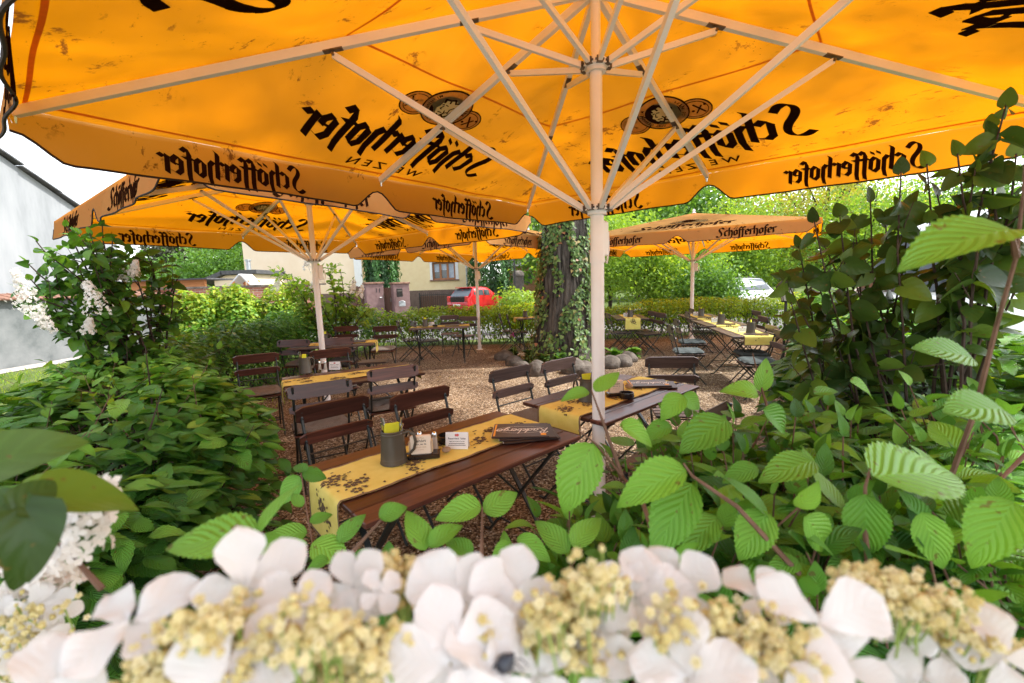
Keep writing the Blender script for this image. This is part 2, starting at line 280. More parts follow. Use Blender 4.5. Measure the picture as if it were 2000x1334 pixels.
M['orangewood']=noisy('orange_pine',(.55,.20,.07),(.68,.30,.12),5,.7,.2,.3,stretch=(.6,6,6))
M['winwood']=noisy('window_wood',(.30,.12,.05),(.38,.17,.08),9,.5,.1,.4)
M['white_paint']=noisy('white_paint',(.72,.72,.72),(.8,.8,.8),5,.45,.03,.5)
M['glass_dark']=noisy('dark_window_glass',(.03,.04,.05),(.10,.12,.14),1.3,.08,0,.8)
M['curtain']=noisy('blue_white_curtain',(.36,.42,.52),(.6,.65,.72),12,.9,.2,.1,stretch=(3,3,.5))
M['zinc']=noisy('zinc',(.35,.37,.38),(.5,.52,.53),6,.4,.1,.5,metal=.5)
M['redcar']=noisy('red_car_paint',(.50,.012,.018),(.58,.02,.024),2,.25,0,.6,coat=.7)
M['silvercar']=noisy('silver_car_paint',(.55,.57,.58),(.62,.64,.65),2,.28,0,.6,coat=.6)
M['whitecar']=noisy('white_van_paint',(.74,.76,.78),(.80,.81,.83),2,.3,0,.6,coat=.5)
M['tyre']=noisy('rubber',(.015,.015,.015),(.03,.03,.03),20,.85,.1)
M['lamp_red']=noisy('tail_light',(.45,.03,.03),(.55,.05,.04),10,.2,0,.6)
M['lantern_glass']=noisy('milky_lantern_glass',(.45,.42,.38),(.6,.56,.5),6,.15,0,.6)
M['lantern_black']=noisy('black_lantern_metal',(.015,.013,.013),(.035,.03,.03),14,.45,.1,.5)
M['grass_mat']=noisy('lawn',(.06,.09,.025),(.10,.14,.04),1.2,.9,.5,.1,c3=(.16,.18,.07),bscale=60,bdist=.03)
M['asphalt']=noisy('pale_asphalt',(.13,.125,.12),(.20,.195,.185),3,.9,.3,.2,bscale=80)
M['paving']=noisy('pale_paving',(.36,.32,.29),(.46,.42,.38),3,.9,.3,.2)
M['soil']=noisy('dark_soil',(.05,.035,.025),(.10,.07,.05),8,.95,.6,.1,bdist=.03)
g=lambda a,b,c:(a,b,c)
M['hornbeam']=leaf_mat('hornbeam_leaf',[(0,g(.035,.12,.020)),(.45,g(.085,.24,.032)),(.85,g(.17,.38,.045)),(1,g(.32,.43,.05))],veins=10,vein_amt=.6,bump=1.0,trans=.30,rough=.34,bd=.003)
M['viburnum']=leaf_mat('viburnum_leaf',[(0,g(.03,.10,.016)),(.5,g(.085,.24,.03)),(1,g(.17,.38,.045))],veins=8,vein_amt=.34,bump=.8,trans=.30,rough=.42,bd=.0018)
M['lilac']=leaf_mat('lilac_leaf',[(0,g(.03,.085,.018)),(.6,g(.06,.15,.02)),(1,g(.12,.25,.03))],veins=4,vein_amt=.25,bump=.3,trans=.38,rough=.35)
M['lilac_dark']=leaf_mat('dark_lilac_leaf',[(0,g(.022,.05,.014)),(.7,g(.05,.10,.018)),(1,g(.11,.19,.025))],veins=4,vein_amt=.25,bump=.3,trans=.34,rough=.35)  # darker copy of the lilac leaf; carries the right bush's shade in its colour
M['hedge']=leaf_mat('hedge_leaf',[(0,g(.10,.20,.018)),(.5,g(.21,.34,.03)),(.85,g(.34,.45,.04)),(1,g(.44,.46,.06))],veins=7,bump=.3,trans=.5)
M['ivy']=leaf_mat('ivy_leaf',[(0,g(.035,.08,.02)),(.5,g(.09,.16,.035)),(.8,g(.19,.24,.07)),(1,g(.32,.13,.06))],veins=3,vein_amt=.5,bump=.2,trans=.25)
M['golden']=leaf_mat('golden_thuja_leaf',[(0,g(.05,.15,.015)),(.45,g(.13,.28,.025)),(1,g(.42,.46,.04))],veins=5,bump=.3,trans=.35)
M['cypress']=leaf_mat('cypress_leaf',[(0,g(.02,.06,.018)),(1,g(.05,.13,.03))],veins=5,bump=.3,trans=.2)
M['conifer']=leaf_mat('conifer_leaf',[(0,g(.06,.07,.05)),(1,g(.13,.14,.09))],veins=5,bump=.2,trans=.2)
M['tree_green']=leaf_mat('spring_leaf',[(0,g(.10,.20,.03)),(.6,g(.20,.33,.05)),(1,g(.32,.42,.07))],veins=4,bump=.1,trans=.5)
M['tree_mid']=leaf_mat('green_leaf',[(0,g(.05,.13,.025)),(1,g(.14,.27,.05))],veins=4,bump=.1,trans=.42)
M['tree_gold']=leaf_mat('blossoming_leaf',[(0,g(.22,.25,.05)),(1,g(.42,.42,.12))],veins=4,bump=.1,trans=.5)
M['petal']=leaf_mat('white_petal',[(0,g(.70,.675,.655)),(1,g(.80,.785,.775))],[(0,g(.76,.71,.67)),(1,g(.80,.77,.74))],veins=6,vein_amt=-.08,bump=.22,trans=.40,rough=.55)
M['bloom']=leaf_mat('cream_bloom',[(0,g(.52,.42,.15)),(1,g(.72,.66,.42))],[(0,g(.8,.66,.3)),(1,g(.86,.8,.5))],veins=1,vein_amt=0,bump=0,trans=.3)
M['petal_small']=leaf_mat('small_white_petal',[(0,g(.70,.66,.60)),(1,g(.84,.82,.80))],[(0,g(.8,.75,.7)),(1,g(.85,.8,.78))],veins=1,vein_amt=0,bump=0,trans=.4)
M['bud']=noisy('yellow_cream_bud',(.46,.37,.11),(.70,.61,.32),150,.7,.1,.2)
M['bud_green']=noisy('green_stalk',(.16,.26,.05),(.28,.36,.09),60,.6,.1,.3)
M['insect']=noisy('dark_insect_body',(.01,.012,.02),(.04,.045,.06),90,.25,.1,.6)
M['purple']=noisy('purple_flower',(.30,.02,.14),(.42,.05,.22),30,.7,0)
# ---------------------------------------------------------------- leaf templates and clouds
def grid_leaf(shape,rows,cols,fold=.25,droop=.25,serr=0,base=0,tipcurl=0,wave=0):
    vs=[];uv=[];cs=np.linspace(-1,1,cols)
    for i in range(rows+1):
        t=i/rows; w=shape(t)
        for j,c in enumerate(cs):
            e=1+(serr*(1 if i%2 else -1) if abs(c)==1 and 0<i<rows else 0)
            x=c*w*e; y=t-base*abs(c)*(1-t)**5+(serr*.25*(1 if i%2 else -1) if abs(c)==1 and 0<i<rows else 0)*w
            z=fold*abs(x)-droop*t*t+tipcurl*t**4+wave*math.sin(t*9+c*2)*abs(c)
            vs.append((x,y,z)); uv.append((c*.5+.5,t))
    fs=[(i*cols+j,i*cols+j+1,(i+1)*cols+j+1,(i+1)*cols+j) for i in range(rows) for j in range(cols-1)]
    return np.array(vs),fs,np.array(uv)
ov=lambda t:.36*math.sin(PI*min(1,t**.8))**.75*(1-.25*t) if 0<t<1 else .004
ov2=lambda t:.30*math.sin(PI*t**.85)**.8 if 0<t<1 else .004
hrt=lambda t:.47*math.sin(PI*max(.03,t**.5))**.62*(1-.1*t) if t<1 else .004
ptl=lambda t:(.37*math.sin(PI*min(1,t**1.5))**.62+.02*math.sin(t*11)) if 0<t<1 else (.03 if t==0 else .02)
T={'near':grid_leaf(ov,30,5,.22,.22,.05,0),'horn':grid_leaf(ov2,14,5,.22,.15,.06,0,wave=.012),'horn_lo':grid_leaf(ov2,5,3,.25,.15),
   'lilac':grid_leaf(hrt,10,5,.25,.25,0,.22),'lilac_lo':grid_leaf(hrt,5,3,.3,.3,0,.2),'mini':grid_leaf(ov,2,3,.3,.25),'tiny':grid_leaf(ov,2,2,0,.2),
   'petal':grid_leaf(ptl,12,7,.16,.30,.02,0,.12,.055),'petal_lo':grid_leaf(ptl,3,3,.15,.25),'needle':grid_leaf(lambda t:.10*math.sin(PI*(t*.9+.08)),2,2,0,.15)}
_iv=[(0,-.02),(.22,-.12),(.34,.04),(.50,.22),(.28,.36),(.30,.62),(.14,.62),(0,1.0)]
T['ivy']=(np.array([(x,y,.12*abs(x)) for x,y in _iv]+[(-x,y,.12*abs(x)) for x,y in _iv[1:-1]]),[tuple(range(0,8)),(0,7,13,12,11,10,9,8)],np.array([(x+.5,max(0,y)) for x,y in _iv]+[(.5-x,max(0,y)) for x,y in _iv[1:-1]]))
def cloud(name,tmpl,P,A,Nn,S,mat,parent=None,rnd=None,smooth=True):
    tv,tf,tu=T[tmpl] if isinstance(tmpl,str) else tmpl
    P=np.asarray(P,float); n=len(P); A=nrm(A); B=nrm(np.cross(A,Nn)); Nn=np.cross(B,A)
    S=np.broadcast_to(np.asarray(S,float),(n,)); sx_=rng.uniform(.78,1.14,n)[:,None,None]; sz_=rng.uniform(.2,2.0,n)[:,None,None]
    if len(tv)==12: sx_=sz_=1.0
    V=P[:,None,:]+S[:,None,None]*(sx_*tv[None,:,0,None]*B[:,None,:]+tv[None,:,1,None]*A[:,None,:]+sz_*tv[None,:,2,None]*Nn[:,None,:])
    k=len(tv); lt=np.array([len(f) for f in tf]); fl=np.concatenate([np.array(f) for f in tf])
    loops=(fl[None,:]+(np.arange(n)*k)[:,None]).ravel(); tot=np.tile(lt,n); st=np.concatenate([[0],np.cumsum(tot)[:-1]])
    me=bpy.data.meshes.new(name); me.vertices.add(n*k); me.vertices.foreach_set('co',V.astype(np.float32).ravel())
    me.loops.add(len(loops)); me.loops.foreach_set('vertex_index',loops.astype(np.int32)); me.polygons.add(len(tot)); me.polygons.foreach_set('loop_start',st.astype(np.int32)); me.polygons.foreach_set('loop_total',tot.astype(np.int32))
    ul=me.uv_layers.new(name='UVMap'); ul.data.foreach_set('uv',np.tile(tu[fl],(n,1)).astype(np.float32).ravel())
    at_=me.attributes.new('rnd','FLOAT','POINT'); rr=rng.random(n) if rnd is None else np.clip(rnd,0,1); at_.data.foreach_set('value',np.repeat(rr,k).astype(np.float32))
    me.update(calc_edges=True); me.validate()
    if smooth: me.polygons.foreach_set('use_smooth',np.ones(len(tot),bool))
    me.materials.append(mat); return link(name,me,parent)
def rdir(n): return nrm(rng.normal(size=(n,3)))
def tangent(Nn,bias=None):
    a=rdir(len(Nn)); 
    if bias is not None: a=a+bias
    a=a-Nn*(a*Nn).sum(1,keepdims=True); return nrm(a)
def vnoise(P,s,seed=0):
    r=np.random.default_rng(seed); k=r.normal(size=(6,3))*s; ph=r.random(6)*6.28; return sum(np.sin(P@k[i]+ph[i]) for i in range(6))/3.0
# ---------------------------------------------------------------- blackletter (broad nib) lettering
GL={'S':([[(.98,1.22),(.80,1.50),(.50,1.48),(.34,1.18),(.44,.88),(.66,.58),(.70,.22),(.50,-.08),(.22,-.14),(-.02,.06)]],1.0),
 'c':([[(.53,.84),(.33,.98),(.13,.80),(.13,.22),(.31,.04),(.54,.2)]],.60),'h':([[(.22,1.52),(.13,1.40),(.13,.05)],[(.13,.76),(.36,.97),(.52,.78),(.52,.12),(.42,-.32)]],.69),
 'o':([[(.13,.80),(.13,.22),(.32,.04),(.52,.22),(.52,.80),(.33,.97),(.13,.80)]],.69),'f':([[(.10,-.36),(.16,.0),(.16,1.16),(.30,1.44),(.50,1.28)],[(-.04,.92),(.40,.92)]],.42),
 'e':([[(.50,.56),(.50,.80),(.33,.97),(.13,.80),(.13,.22),(.31,.04),(.54,.18)],[(.15,.50),(.50,.60)]],.62),'r':([[(.06,.84),(.14,.94),(.14,.05)],[(.14,.76),(.34,.97),(.50,.86)]],.52)}
GL['ö']=(GL['o'][0]+[[(.14,1.20),(.18,1.32)],[(.46,1.20),(.50,1.32)]],.69)
NIB=(.122,.075)
def strokes(text,xh,nib=NIB):
    out=[];x=0
    for ch in text:
        pl,adv=GL[ch]
        for p in pl:
            if ch=='S':
                for _ in range(2): p=[p[0]]+[q for a,b in zip(p,p[1:]) for q in((a[0]*.75+b[0]*.25,a[1]*.75+b[1]*.25),(a[0]*.25+b[0]*.75,a[1]*.25+b[1]*.75))]+[p[-1]]
            for a,b in zip(p,p[1:]):
                ax,ay,bx,by=(a[0]+x),a[1],(b[0]+x),b[1]
                d=(bx-ax,by-ay); l=math.hypot(*d) or 1; e=.012
                ax-=d[0]/l*e; ay-=d[1]/l*e; bx+=d[0]/l*e; by+=d[1]/l*e
                k=nib
                out.append([((ax-k[0])*xh,(ay-k[1])*xh),((bx-k[0])*xh,(by-k[1])*xh),((bx+k[0])*xh,(by+k[1])*xh),((ax+k[0])*xh,(ay+k[1])*xh)])
        x+=adv
    return out,x*xh
def font_mesh(text,size=1,shear=0,align='CENTER'):
    cu_=bpy.data.curves.new('t','FONT'); cu_.body=text; cu_.size=size; cu_.shear=shear; cu_.align_x=align; cu_.resolution_u=3; cu_.offset=size*.012
    o=bpy.data.objects.new('t',cu_); col.objects.link(o); dg=bpy.context.evaluated_depsgraph_get(); me=o.evaluated_get(dg).to_mesh()
    v=[tuple(p.co) for p in me.vertices]; f=[tuple(p.vertices) for p in me.polygons]; o.evaluated_get(dg).to_mesh_clear(); bpy.data.objects.remove(o); bpy.data.curves.remove(cu_); return v,f
def flat_text(mb,text,size,fn,th=.0006,m=0,shear=0,align='CENTER'):
    v,f=font_mesh(text,size,shear,align)
    mb.add([fn(p[0],p[1],th) for p in v],f,m)
def line_poly(pts,w):
    out=[]
    for a,b in zip(pts,pts[1:]):
        d=(b[0]-a[0],b[1]-a[1]); l=math.hypot(*d) or 1; nx,ny=-d[1]/l*w/2,d[0]/l*w/2; ex,ey=d[0]/l*w*.3,d[1]/l*w*.3
        out.append([(a[0]-nx-ex,a[1]-ny-ey),(b[0]-nx+ex,b[1]-ny+ey),(b[0]+nx+ex,b[1]+ny+ey),(a[0]+nx-ex,a[1]+ny-ey)])
    return out
SPLIT=True
# ---------------------------------------------------------------- umbrella
UH,UR,UP_,UHUB,UTOP=2.085,2.51,3.13,1.97,2.72
def build_umbrella(loc,rz,label,group):
    root=empty('market_umbrella',loc,rz,label,'umbrella',group)
    h=UH; slope=math.hypot(h,UP_-UR)
    M['p']=M['pole']
    b=MB(); b.tube([(0,0,.0),(0,0,UHUB-.02)],.038,20); b.build('lower_pole',M['pole'],root,60)
    b=MB(); b.tube([(0,0,UHUB-.02),(0,0,UTOP)],.0335,20); b.tube([(0,0,UTOP),(0,0,UP_+.02)],.026,16); b.build('upper_pole',M['pole'],root,60)
    b=MB(); b.lathe([(0,.012),(.085,.012),(.09,.0)],32); b.lathe([(.045,.012),(.050,.12),(.040,.12)],20); b.build('base_plate',M['pole'],root,40)
    def hub(z,r):
        b=MB(); b.lathe([(.036,-.035),(r*.72,-.035),(r*.72,-.012),(r,-.012),(r,.012),(r*.72,.012),(r*.72,.03),(.034,.03)],24,(0,0,z))
        hb=b.build('hub',M['pole'],root,30); bb=MB()
        for k in range(8):
            a=k*PI/4+PI/4; c=(math.cos(a)*r*.98,math.sin(a)*r*.98,z)
            bb.box(c,(.022,.034,.03),rotm(0,0,a)); bb.tube([(c[0]-math.sin(a)*.024,c[1]+math.cos(a)*.024,z),(c[0]+math.sin(a)*.024,c[1]-math.cos(a)*.024,z)],.006,6)
        bb.build('bolt',M['bolt'],hb)
    hub(UHUB,.075); hub(UTOP,.075)
    b=MB()                                         # crank housing below the lower hub
    b.box((.075,0,UHUB-.16),(.07,.035,.20),bev=.008); b.tube([(.06,0,UHUB-.27),(.115,0,UHUB-.30),(.14,0,UHUB-.22),(.135,0,UHUB-.12)],.006,6); b.build('crank_housing',M['pole'],root,30)
    b=MB(); b.lathe([(.038,-.0),(.043,-.0),(.043,.07),(.038,.07)],20,(0,0,UHUB-.30)); b.build('collar',M['pole'],root,30)
    ribs=[]
    for k in range(8):
        a=k*PI/4; ln=h if k%2==0 else h*2**.5
        e=np.array([math.cos(a)*ln,math.sin(a)*ln,UR-.035]); t0=np.array([math.cos(a)*.03,math.sin(a)*.03,UP_-.05])
        b=MB(); b.bar(t0,e-(e-t0)*.012,.030,.045); rb=b.build('rib',M['pole'],root)
        for q,hz,ho in((.46,UHUB,.075),(.22,UTOP,.075)):
            if k%2==0: q*=1.25
            p=t0+(e-t0)*q; p=p-np.array([0,0,.045]); s0=np.array([math.cos(a)*ho,math.sin(a)*ho,hz])
            b=MB(); b.bar(s0,p,.022,.030); st=b.build('strut',M['pole'],root)
            b=MB(); u=nrm(e-t0); b.bar(p-u*.05+np.array([0,0,.024]),p+u*.05+np.array([0,0,.024]),.034,.006); b.bar(p+np.array([0,0,.022]),p-np.array([0,0,.02]),.034,.03)
            sd_=np.array([-math.sin(a),math.cos(a),0]); b.tube([p-sd_*.022,p+sd_*.022],.008,6); b.build('bracket',M['bolt'],rb)
    b=MB()
    cm=MB(); vm=MB(); let=MB(); vlet=MB(); sm=MB(); coins=[]; pip=MB()
    for side in range(4):
        a=side*PI/2; ex=np.array([-math.sin(a),math.cos(a),0]); out=np.array([math.cos(a),math.sin(a),0]); ey=nrm(np.array([-out[0]*h,-out[1]*h,UP_-UR])); nn=np.cross(ex,ey); o=out*h+np.array([0,0,UR])
        rs=random.Random(side+11); ph=[rs.random()*6 for _ in range(6)]
        def disp(u,v):
            t=v/slope; wd=max(.02,(1-t)*h); q=min(1,abs(u)/wd); sg=4*q*(1-q)
            return -.022*sg*(1-t)**.7*min(1,t*4+.25)+.006*sg*math.sin(u*7+ph[0]+v*3)*math.sin(v*5+ph[1])+.004*sg*math.sin(v*17-u*6+ph[2])
        def surf(u,v,off=0): return o+ex*u+ey*v+nn*(disp(u,v)+off)
        def vsurf(u,z,off=0):
            fl=abs(z)/.25; q=min(1,abs(u)/h*1); 
            return o+ex*u+np.array([0,0,z])+out*(off+.006+fl*(.035+.018*math.sin(u*5.3+ph[3])+.010*math.sin(u*13+ph[4])))
        nu,nv=28,14
        for sg in(-1,1):
            vs=[];
            for j in range(nv+1):
                t=(j/nv); 
                for i in range(nu//2+1):
                    q=i/(nu//2); v=t*slope; vs.append(surf(sg*q*(1-t)*h,v))
            W=nu//2+1; fs=[(j*W+i,j*W+i+1,(j+1)*W+i+1,(j+1)*W+i) for j in range(nv) for i in range(W-1)]
            if sg<0: fs=[f[::-1] for f in fs]
            cm.add(vs,fs)
        us=np.linspace(-h,h,97)
        def bot(u):
            z=-.245-.012*math.sin(u*2+ph[5])
            for c in(-h,0,h):
                d=abs(u-c)
                if d<.20: z+=.14*(.5+.5*math.cos(PI*d/.20))**.8
            return z
        vs=[vsurf(u,bot(u)*k/6) for k in range(7) for u in us]; W=len(us)
        vm.add(vs,[(k*W+i,(k+1)*W+i,(k+1)*W+i+1,k*W+i+1) for k in range(6) for i in range(W-1)])
        pip.tube([vsurf(u,bot(u)) for u in us],.0065,6)
        def put(mb,polys,fn,th):
            for i,q in enumerate(polys):
                tt=th+(i%6)*.00035; n=len(q); 
                mb.add([fn(p[0],p[1],tt) for p in q]+[fn(p[0],p[1],-tt) for p in q],[tuple(range(n)),tuple(reversed(range(n,2*n)))]+[(k,n+k,n+(k+1)%n,(k+1)%n) for k in range(n)])
        st,wd=strokes('Schöfferhofer',1)
        k=1.70/wd
        sx=[[(( x*k)-.82,(y*.27)+.36) for x,y in q] for q in st]
        # split strokes so they follow the cloth
        sp=[]
        for q in sx:
            n=max(1,int(math.hypot(q[1][0]-q[0][0],q[1][1]-q[0][1])/.07))
            for i in range(n):
                f0,f1=i/n,(i+1)/n; lp=lambda p,r,f:(p[0]+(r[0]-p[0])*f,p[1]+(r[1]-p[1])*f); sp.append([lp(q[0],q[1],f0),lp(q[0],q[1],f1),lp(q[3],q[2],f1),lp(q[3],q[2],f0)])
        put(let,sp,surf,.003)
        v,f=font_mesh('W E I Z E N',.135); 
        for s_ in(1,-1): let.add([surf(p[0]+.04,p[1]+.13,s_*.0032) for p in v],[q if s_>0 else q[::-1] for q in f])
        # emblem: three coins
        def disc(c,r,n=40): return [(c[0]+r*math.cos(2*PI*i/n),c[1]+r*math.sin(2*PI*i/n)) for i in range(n)]
        def ringp(c,r0,r1,n=40): 
            return [[(c[0]+r*math.cos(2*PI*i/n),c[1]+r*math.sin(2*PI*i/n)) for r,i in((r0,k_),(r1,k_),(r1,k_+1),(r0,k_+1))] for k_ in range(n)]
        E0=(.06,1.0); EL=(-.16,.955); ER=(.29,.955)
        tans=[MB(),MB(),MB()];
        def put1(mb,poly,th):
            n=len(poly); mb.add([surf(p[0],p[1],-th) for p in poly],[tuple(reversed(range(n)))])
            if th<.0045: mb.add([surf(p[0],p[1],th) for p in poly],[tuple(range(n))])
        put1(tans[0],disc(EL,.115),.0022); put1(tans[1],disc(ER,.115),.0022); put1(tans[2],disc(E0,.185),.0040); coins.extend(tans)
        for c in(EL,ER): put(let,ringp(c,.110,.117),surf,.0026); put(let,ringp(c,.088,.092),surf,.0026)
        put(let,ringp(E0,.180,.188),surf,.0052)
        put(let,[disc((E0[0],E0[1]),.128)],surf,.0050)
        for c in (EL,ER):
            s_=1 if c is ER else -1; c=(c[0]+s_*.03,c[1])
            put(let,line_poly([(c[0]-.03,c[1]-.05),(c[0]+.03,c[1]+.05)],.012)+line_poly([(c[0]+.03,c[1]-.05),(c[0]-.02,c[1]+.03)],.010),surf,.0028)
            for dx,dy in((-.045,.035),(.048,-.02)): put(let,[disc((c[0]+dx,c[1]+dy),.011,8)],surf,.0028)
        # bearded head on the middle coin
        fx,fy=E0
        head=[(.0,.095),(.035,.09),(.062,.07),(.072,.04),(.068,.01),(.085,-.02),(.07,-.035),(.066,-.06),(.045,-.085),(.0,-.10),(-.045,-.09),(-.07,-.055),(-.078,-.01),(-.072,.04),(-.05,.078)]
        hm=MB(); coins.append(hm); hm.add([surf(fx+x,fy+y,-.0095) for x,y in head],[tuple(reversed(range(len(head))))])
        hair=[[(-.06,.0),(-.075,.04),(-.05,.085),(-.02,.07)],[(-.02,.07),(.0,.10),(.03,.085),(.02,.06)],[(.03,.085),(.065,.08),(.06,.05)],[(-.05,-.02),(-.045,-.06),(-.02,-.085),(.0,-.07)],[(.0,-.05),(.02,-.09),(.045,-.07)],[(.02,-.045),(.05,-.045)],[(.015,.03),(.035,.033)],[(.05,.032),(.064,.028)],[(.045,.02),(.055,-.01),(.043,-.014)],[(-.04,.03),(-.02,.0),(-.03,-.04)],[(-.02,-.03),(.0,-.045),(.01,-.02)]]
        for i,p in enumerate(hair): put(let,line_poly([(fx+x,fy+y) for x,y in p],.0125 if i<5 else .007),surf,.0105+i*.0002)
        txt='PETER SCHÖFFER VON GERNSHEIM'
        for i,ch in enumerate(txt):
            if ch==' ': continue
            an=R(-215+i*250/(len(txt)-1)); v,f=font_mesh(ch,.034); cx,cy=E0[0]+.149*math.cos(an),E0[1]+.149*math.sin(an); ro=an+PI/2; ca,sa=math.cos(ro),math.sin(ro)
            for s_ in(1,-1): let.add([surf(cx+(p[0])*ca-(p[1]-.012)*sa,cy+(p[0])*sa+(p[1]-.012)*ca,s_*.0056) for p in v],[q if s_>0 else q[::-1] for q in f])
        for u0 in(-1.46,.64):
            k=.86/wd; sv=[[(x*k+u0,y*.108-.200) for x,y in q] for q in st]; put(vlet,sv,vsurf,.002)
        # seam tapes
        for t in(.03,.56):
            v0=t*slope; hw=(1-t)*h; n=40; pts=[-hw+2*hw*i/n for i in range(n+1)]
            w0=.010 if t<.1 else .007
            sm.add([surf(u*(1-.0),v0-w0,-.004) for u in pts]+[surf(u,v0+w0,-.004) for u in pts],[(i,i+1,n+2+i,n+1+i) for i in range(n)])
    cn=cm.build('canopy',M['canvas'],root,True); vl=vm.build('valance',M['canvas'],root,True)
    let.build('lettering',M['print'],cn); [c_.build('emblem_coin' if len(c_.v)>40 else 'emblem_head',M['tan_print'] if len(c_.v)>40 else M['ink_tan'],cn) for c_ in coins]; sm.build('seam',M['seam'],cn); vlet.build('lettering',M['print'],vl); pip.build('piping',M['piping'],vl,40)
    b=MB()
    for k in range(8):
        a=k*PI/4; ln=h if k%2==0 else h*2**.5; c=np.array([math.cos(a)*(ln-.03),math.sin(a)*(ln-.03),UR-.05]); b.tube([c,c+np.array([0,0,-.03])],[.016,.010],8)
    b.build('end_cap',M['steel'],root)
    b=MB(); b.lathe([(.001,.10),(.02,.09),(.03,.06),(.022,.02),(.06,.0)],16,(0,0,UP_)); b.build('finial',M['pole'],root,40)
    return root
GU='orange market umbrellas over the garden tables'
# sides point along +X,+Y,-X,-Y of the root: turned 45 degrees so that a corner points away from the viewer
uA=build_umbrella((.504,2.504,0),.0871+PI/4,'largest orange umbrella, overhead in the foreground with its pole in front of a laid table',GU)
def umb(loc,rz,label):
    o=copy_tree(uA); o.location=loc; o.rotation_euler=(0,0,rz); tag(o,label,'umbrella',GU); return o
umb((-2.6,5.85,0),.146+PI/4,'orange umbrella on the left whose pole rises behind the table by the left hedge')
umb((-.80,10.5,0),.10+PI/4,'orange umbrella at the back hedge, pole between the red car and the ivy tree')
u4=umb((4.70,11.2,0),-1.312+PI/4,'orange umbrella on the right beyond the tree, its bleached top seen from outside'); u4.scale=(1.17,1.17,1.02)
# ---------------------------------------------------------------- ground
def sheet(name,poly,z,mat,kind='structure'):
    b=MB(); b.add([(x,y,z) for x,y in poly],[tuple(range(len(poly)))]); o=b.build(name,mat); tag(o,kind=kind); return o
sheet('ground',[(-300,-60),(300,-60),(300,400),(-300,400)],-.012,M['grass_mat'])
sheet('road',[(-40,12.6),(60,12.6),(60,27),(-40,21)],-.004,M['asphalt'])
sheet('gravel_court',[(-3.2,-1),(-3.2,1.5),(-3.6,3),(-4.0,4.5),(-4.3,6.5),(-4.4,9.5),(-3.6,11.6),(0,11.3),(4,11.8),(9,12.2),(7.4,9),(5.6,6.5),(4.4,4.0),(3.4,1.8),(2.6,-1)],.004,M['gravel'])
sheet('unseen_bounce_paving',[(-9,-14),(12,-14),(12,-1.01),(-9,-1.01)],.0,M['paving'])  # unseen paving behind the camera, added for neutral bounce instead of lawn green
sheet('path',[(-11.9,7),(-11.3,7),(-11.2,11),(-11.6,16),(-12.0,16)],.0,M['paving'])
# loose pebbles on the gravel nearest the camera
n=9000; d=1.2+5.5*rng.random(n)**1.4; xx=(-.62+1.1*rng.random(n))*d; P=np.stack([xx,d,np.full(n,.004)],1)
ico=[(0,0,1),(.89,0,.45),(.28,.85,.45),(-.72,.53,.45),(-.72,-.53,.45),(.28,-.85,.45),(.72,.53,-.45),(-.28,.85,-.45),(-.89,0,-.45),(-.28,-.85,-.45),(.72,-.53,-.45),(0,0,-1)]
icf=[(0,1,2),(0,2,3),(0,3,4),(0,4,5),(0,5,1),(1,6,2),(2,7,3),(3,8,4),(4,9,5),(5,10,1),(1,10,6),(2,6,7),(3,7,8),(4,8,9),(5,9,10),(11,6,10),(11,7,6),(11,8,7),(11,9,8),(11,10,9)]
icv=np.array([(a*1.0,b*.75,c*.5) for a,b,c in ico])
def pebble_mat():
    m,t,o=newmat('pebble_mix'); a=N(t,'ShaderNodeAttribute',attribute_name='rnd'); r=ramp(t,[(0,(.085,.055,.035)),(.25,(.21,.14,.085)),(.5,(.34,.24,.15)),(.75,(.48,.36,.23)),(.92,(.62,.50,.36)),(1,(.75,.68,.58))],a.outputs['Fac'])
    b=N(t,'ShaderNodeBsdfPrincipled'); b.inputs['Roughness'].default_value=.7; L(t,r.outputs[0],b.inputs['Base Color']); L(t,b.outputs[0],o.inputs[0]); return m
up=np.tile([[0,0,1.]],(n,1)); 
peb=cloud('gravel_pebbles',(icv,icf,icv[:,:2]*.5+.5),P,tangent(up),nrm(up+rdir(n)*.3),rng.uniform(.005,.0125,n),pebble_mat(),None,None,False); tag(peb,'loose brown and cream pebbles strewn over the gravel court','gravel',kind='stuff')
# leaf litter blown over the gravel
n=520; d=2.0+9*rng.random(n); P=np.stack([rng.uniform(-.5,.62,n)*d,d,np.full(n,.014)],1); Nn=nrm(np.array([0,0,1.])+rng.normal(size=(n,3))*.25)
M['litter']=leaf_mat('fallen_leaf',[(0,(.10,.05,.02)),(.6,(.26,.17,.06)),(.85,(.40,.33,.10)),(1,(.55,.50,.42))],veins=4,bump=.2,trans=.15)
LIT=(P,Nn,n)
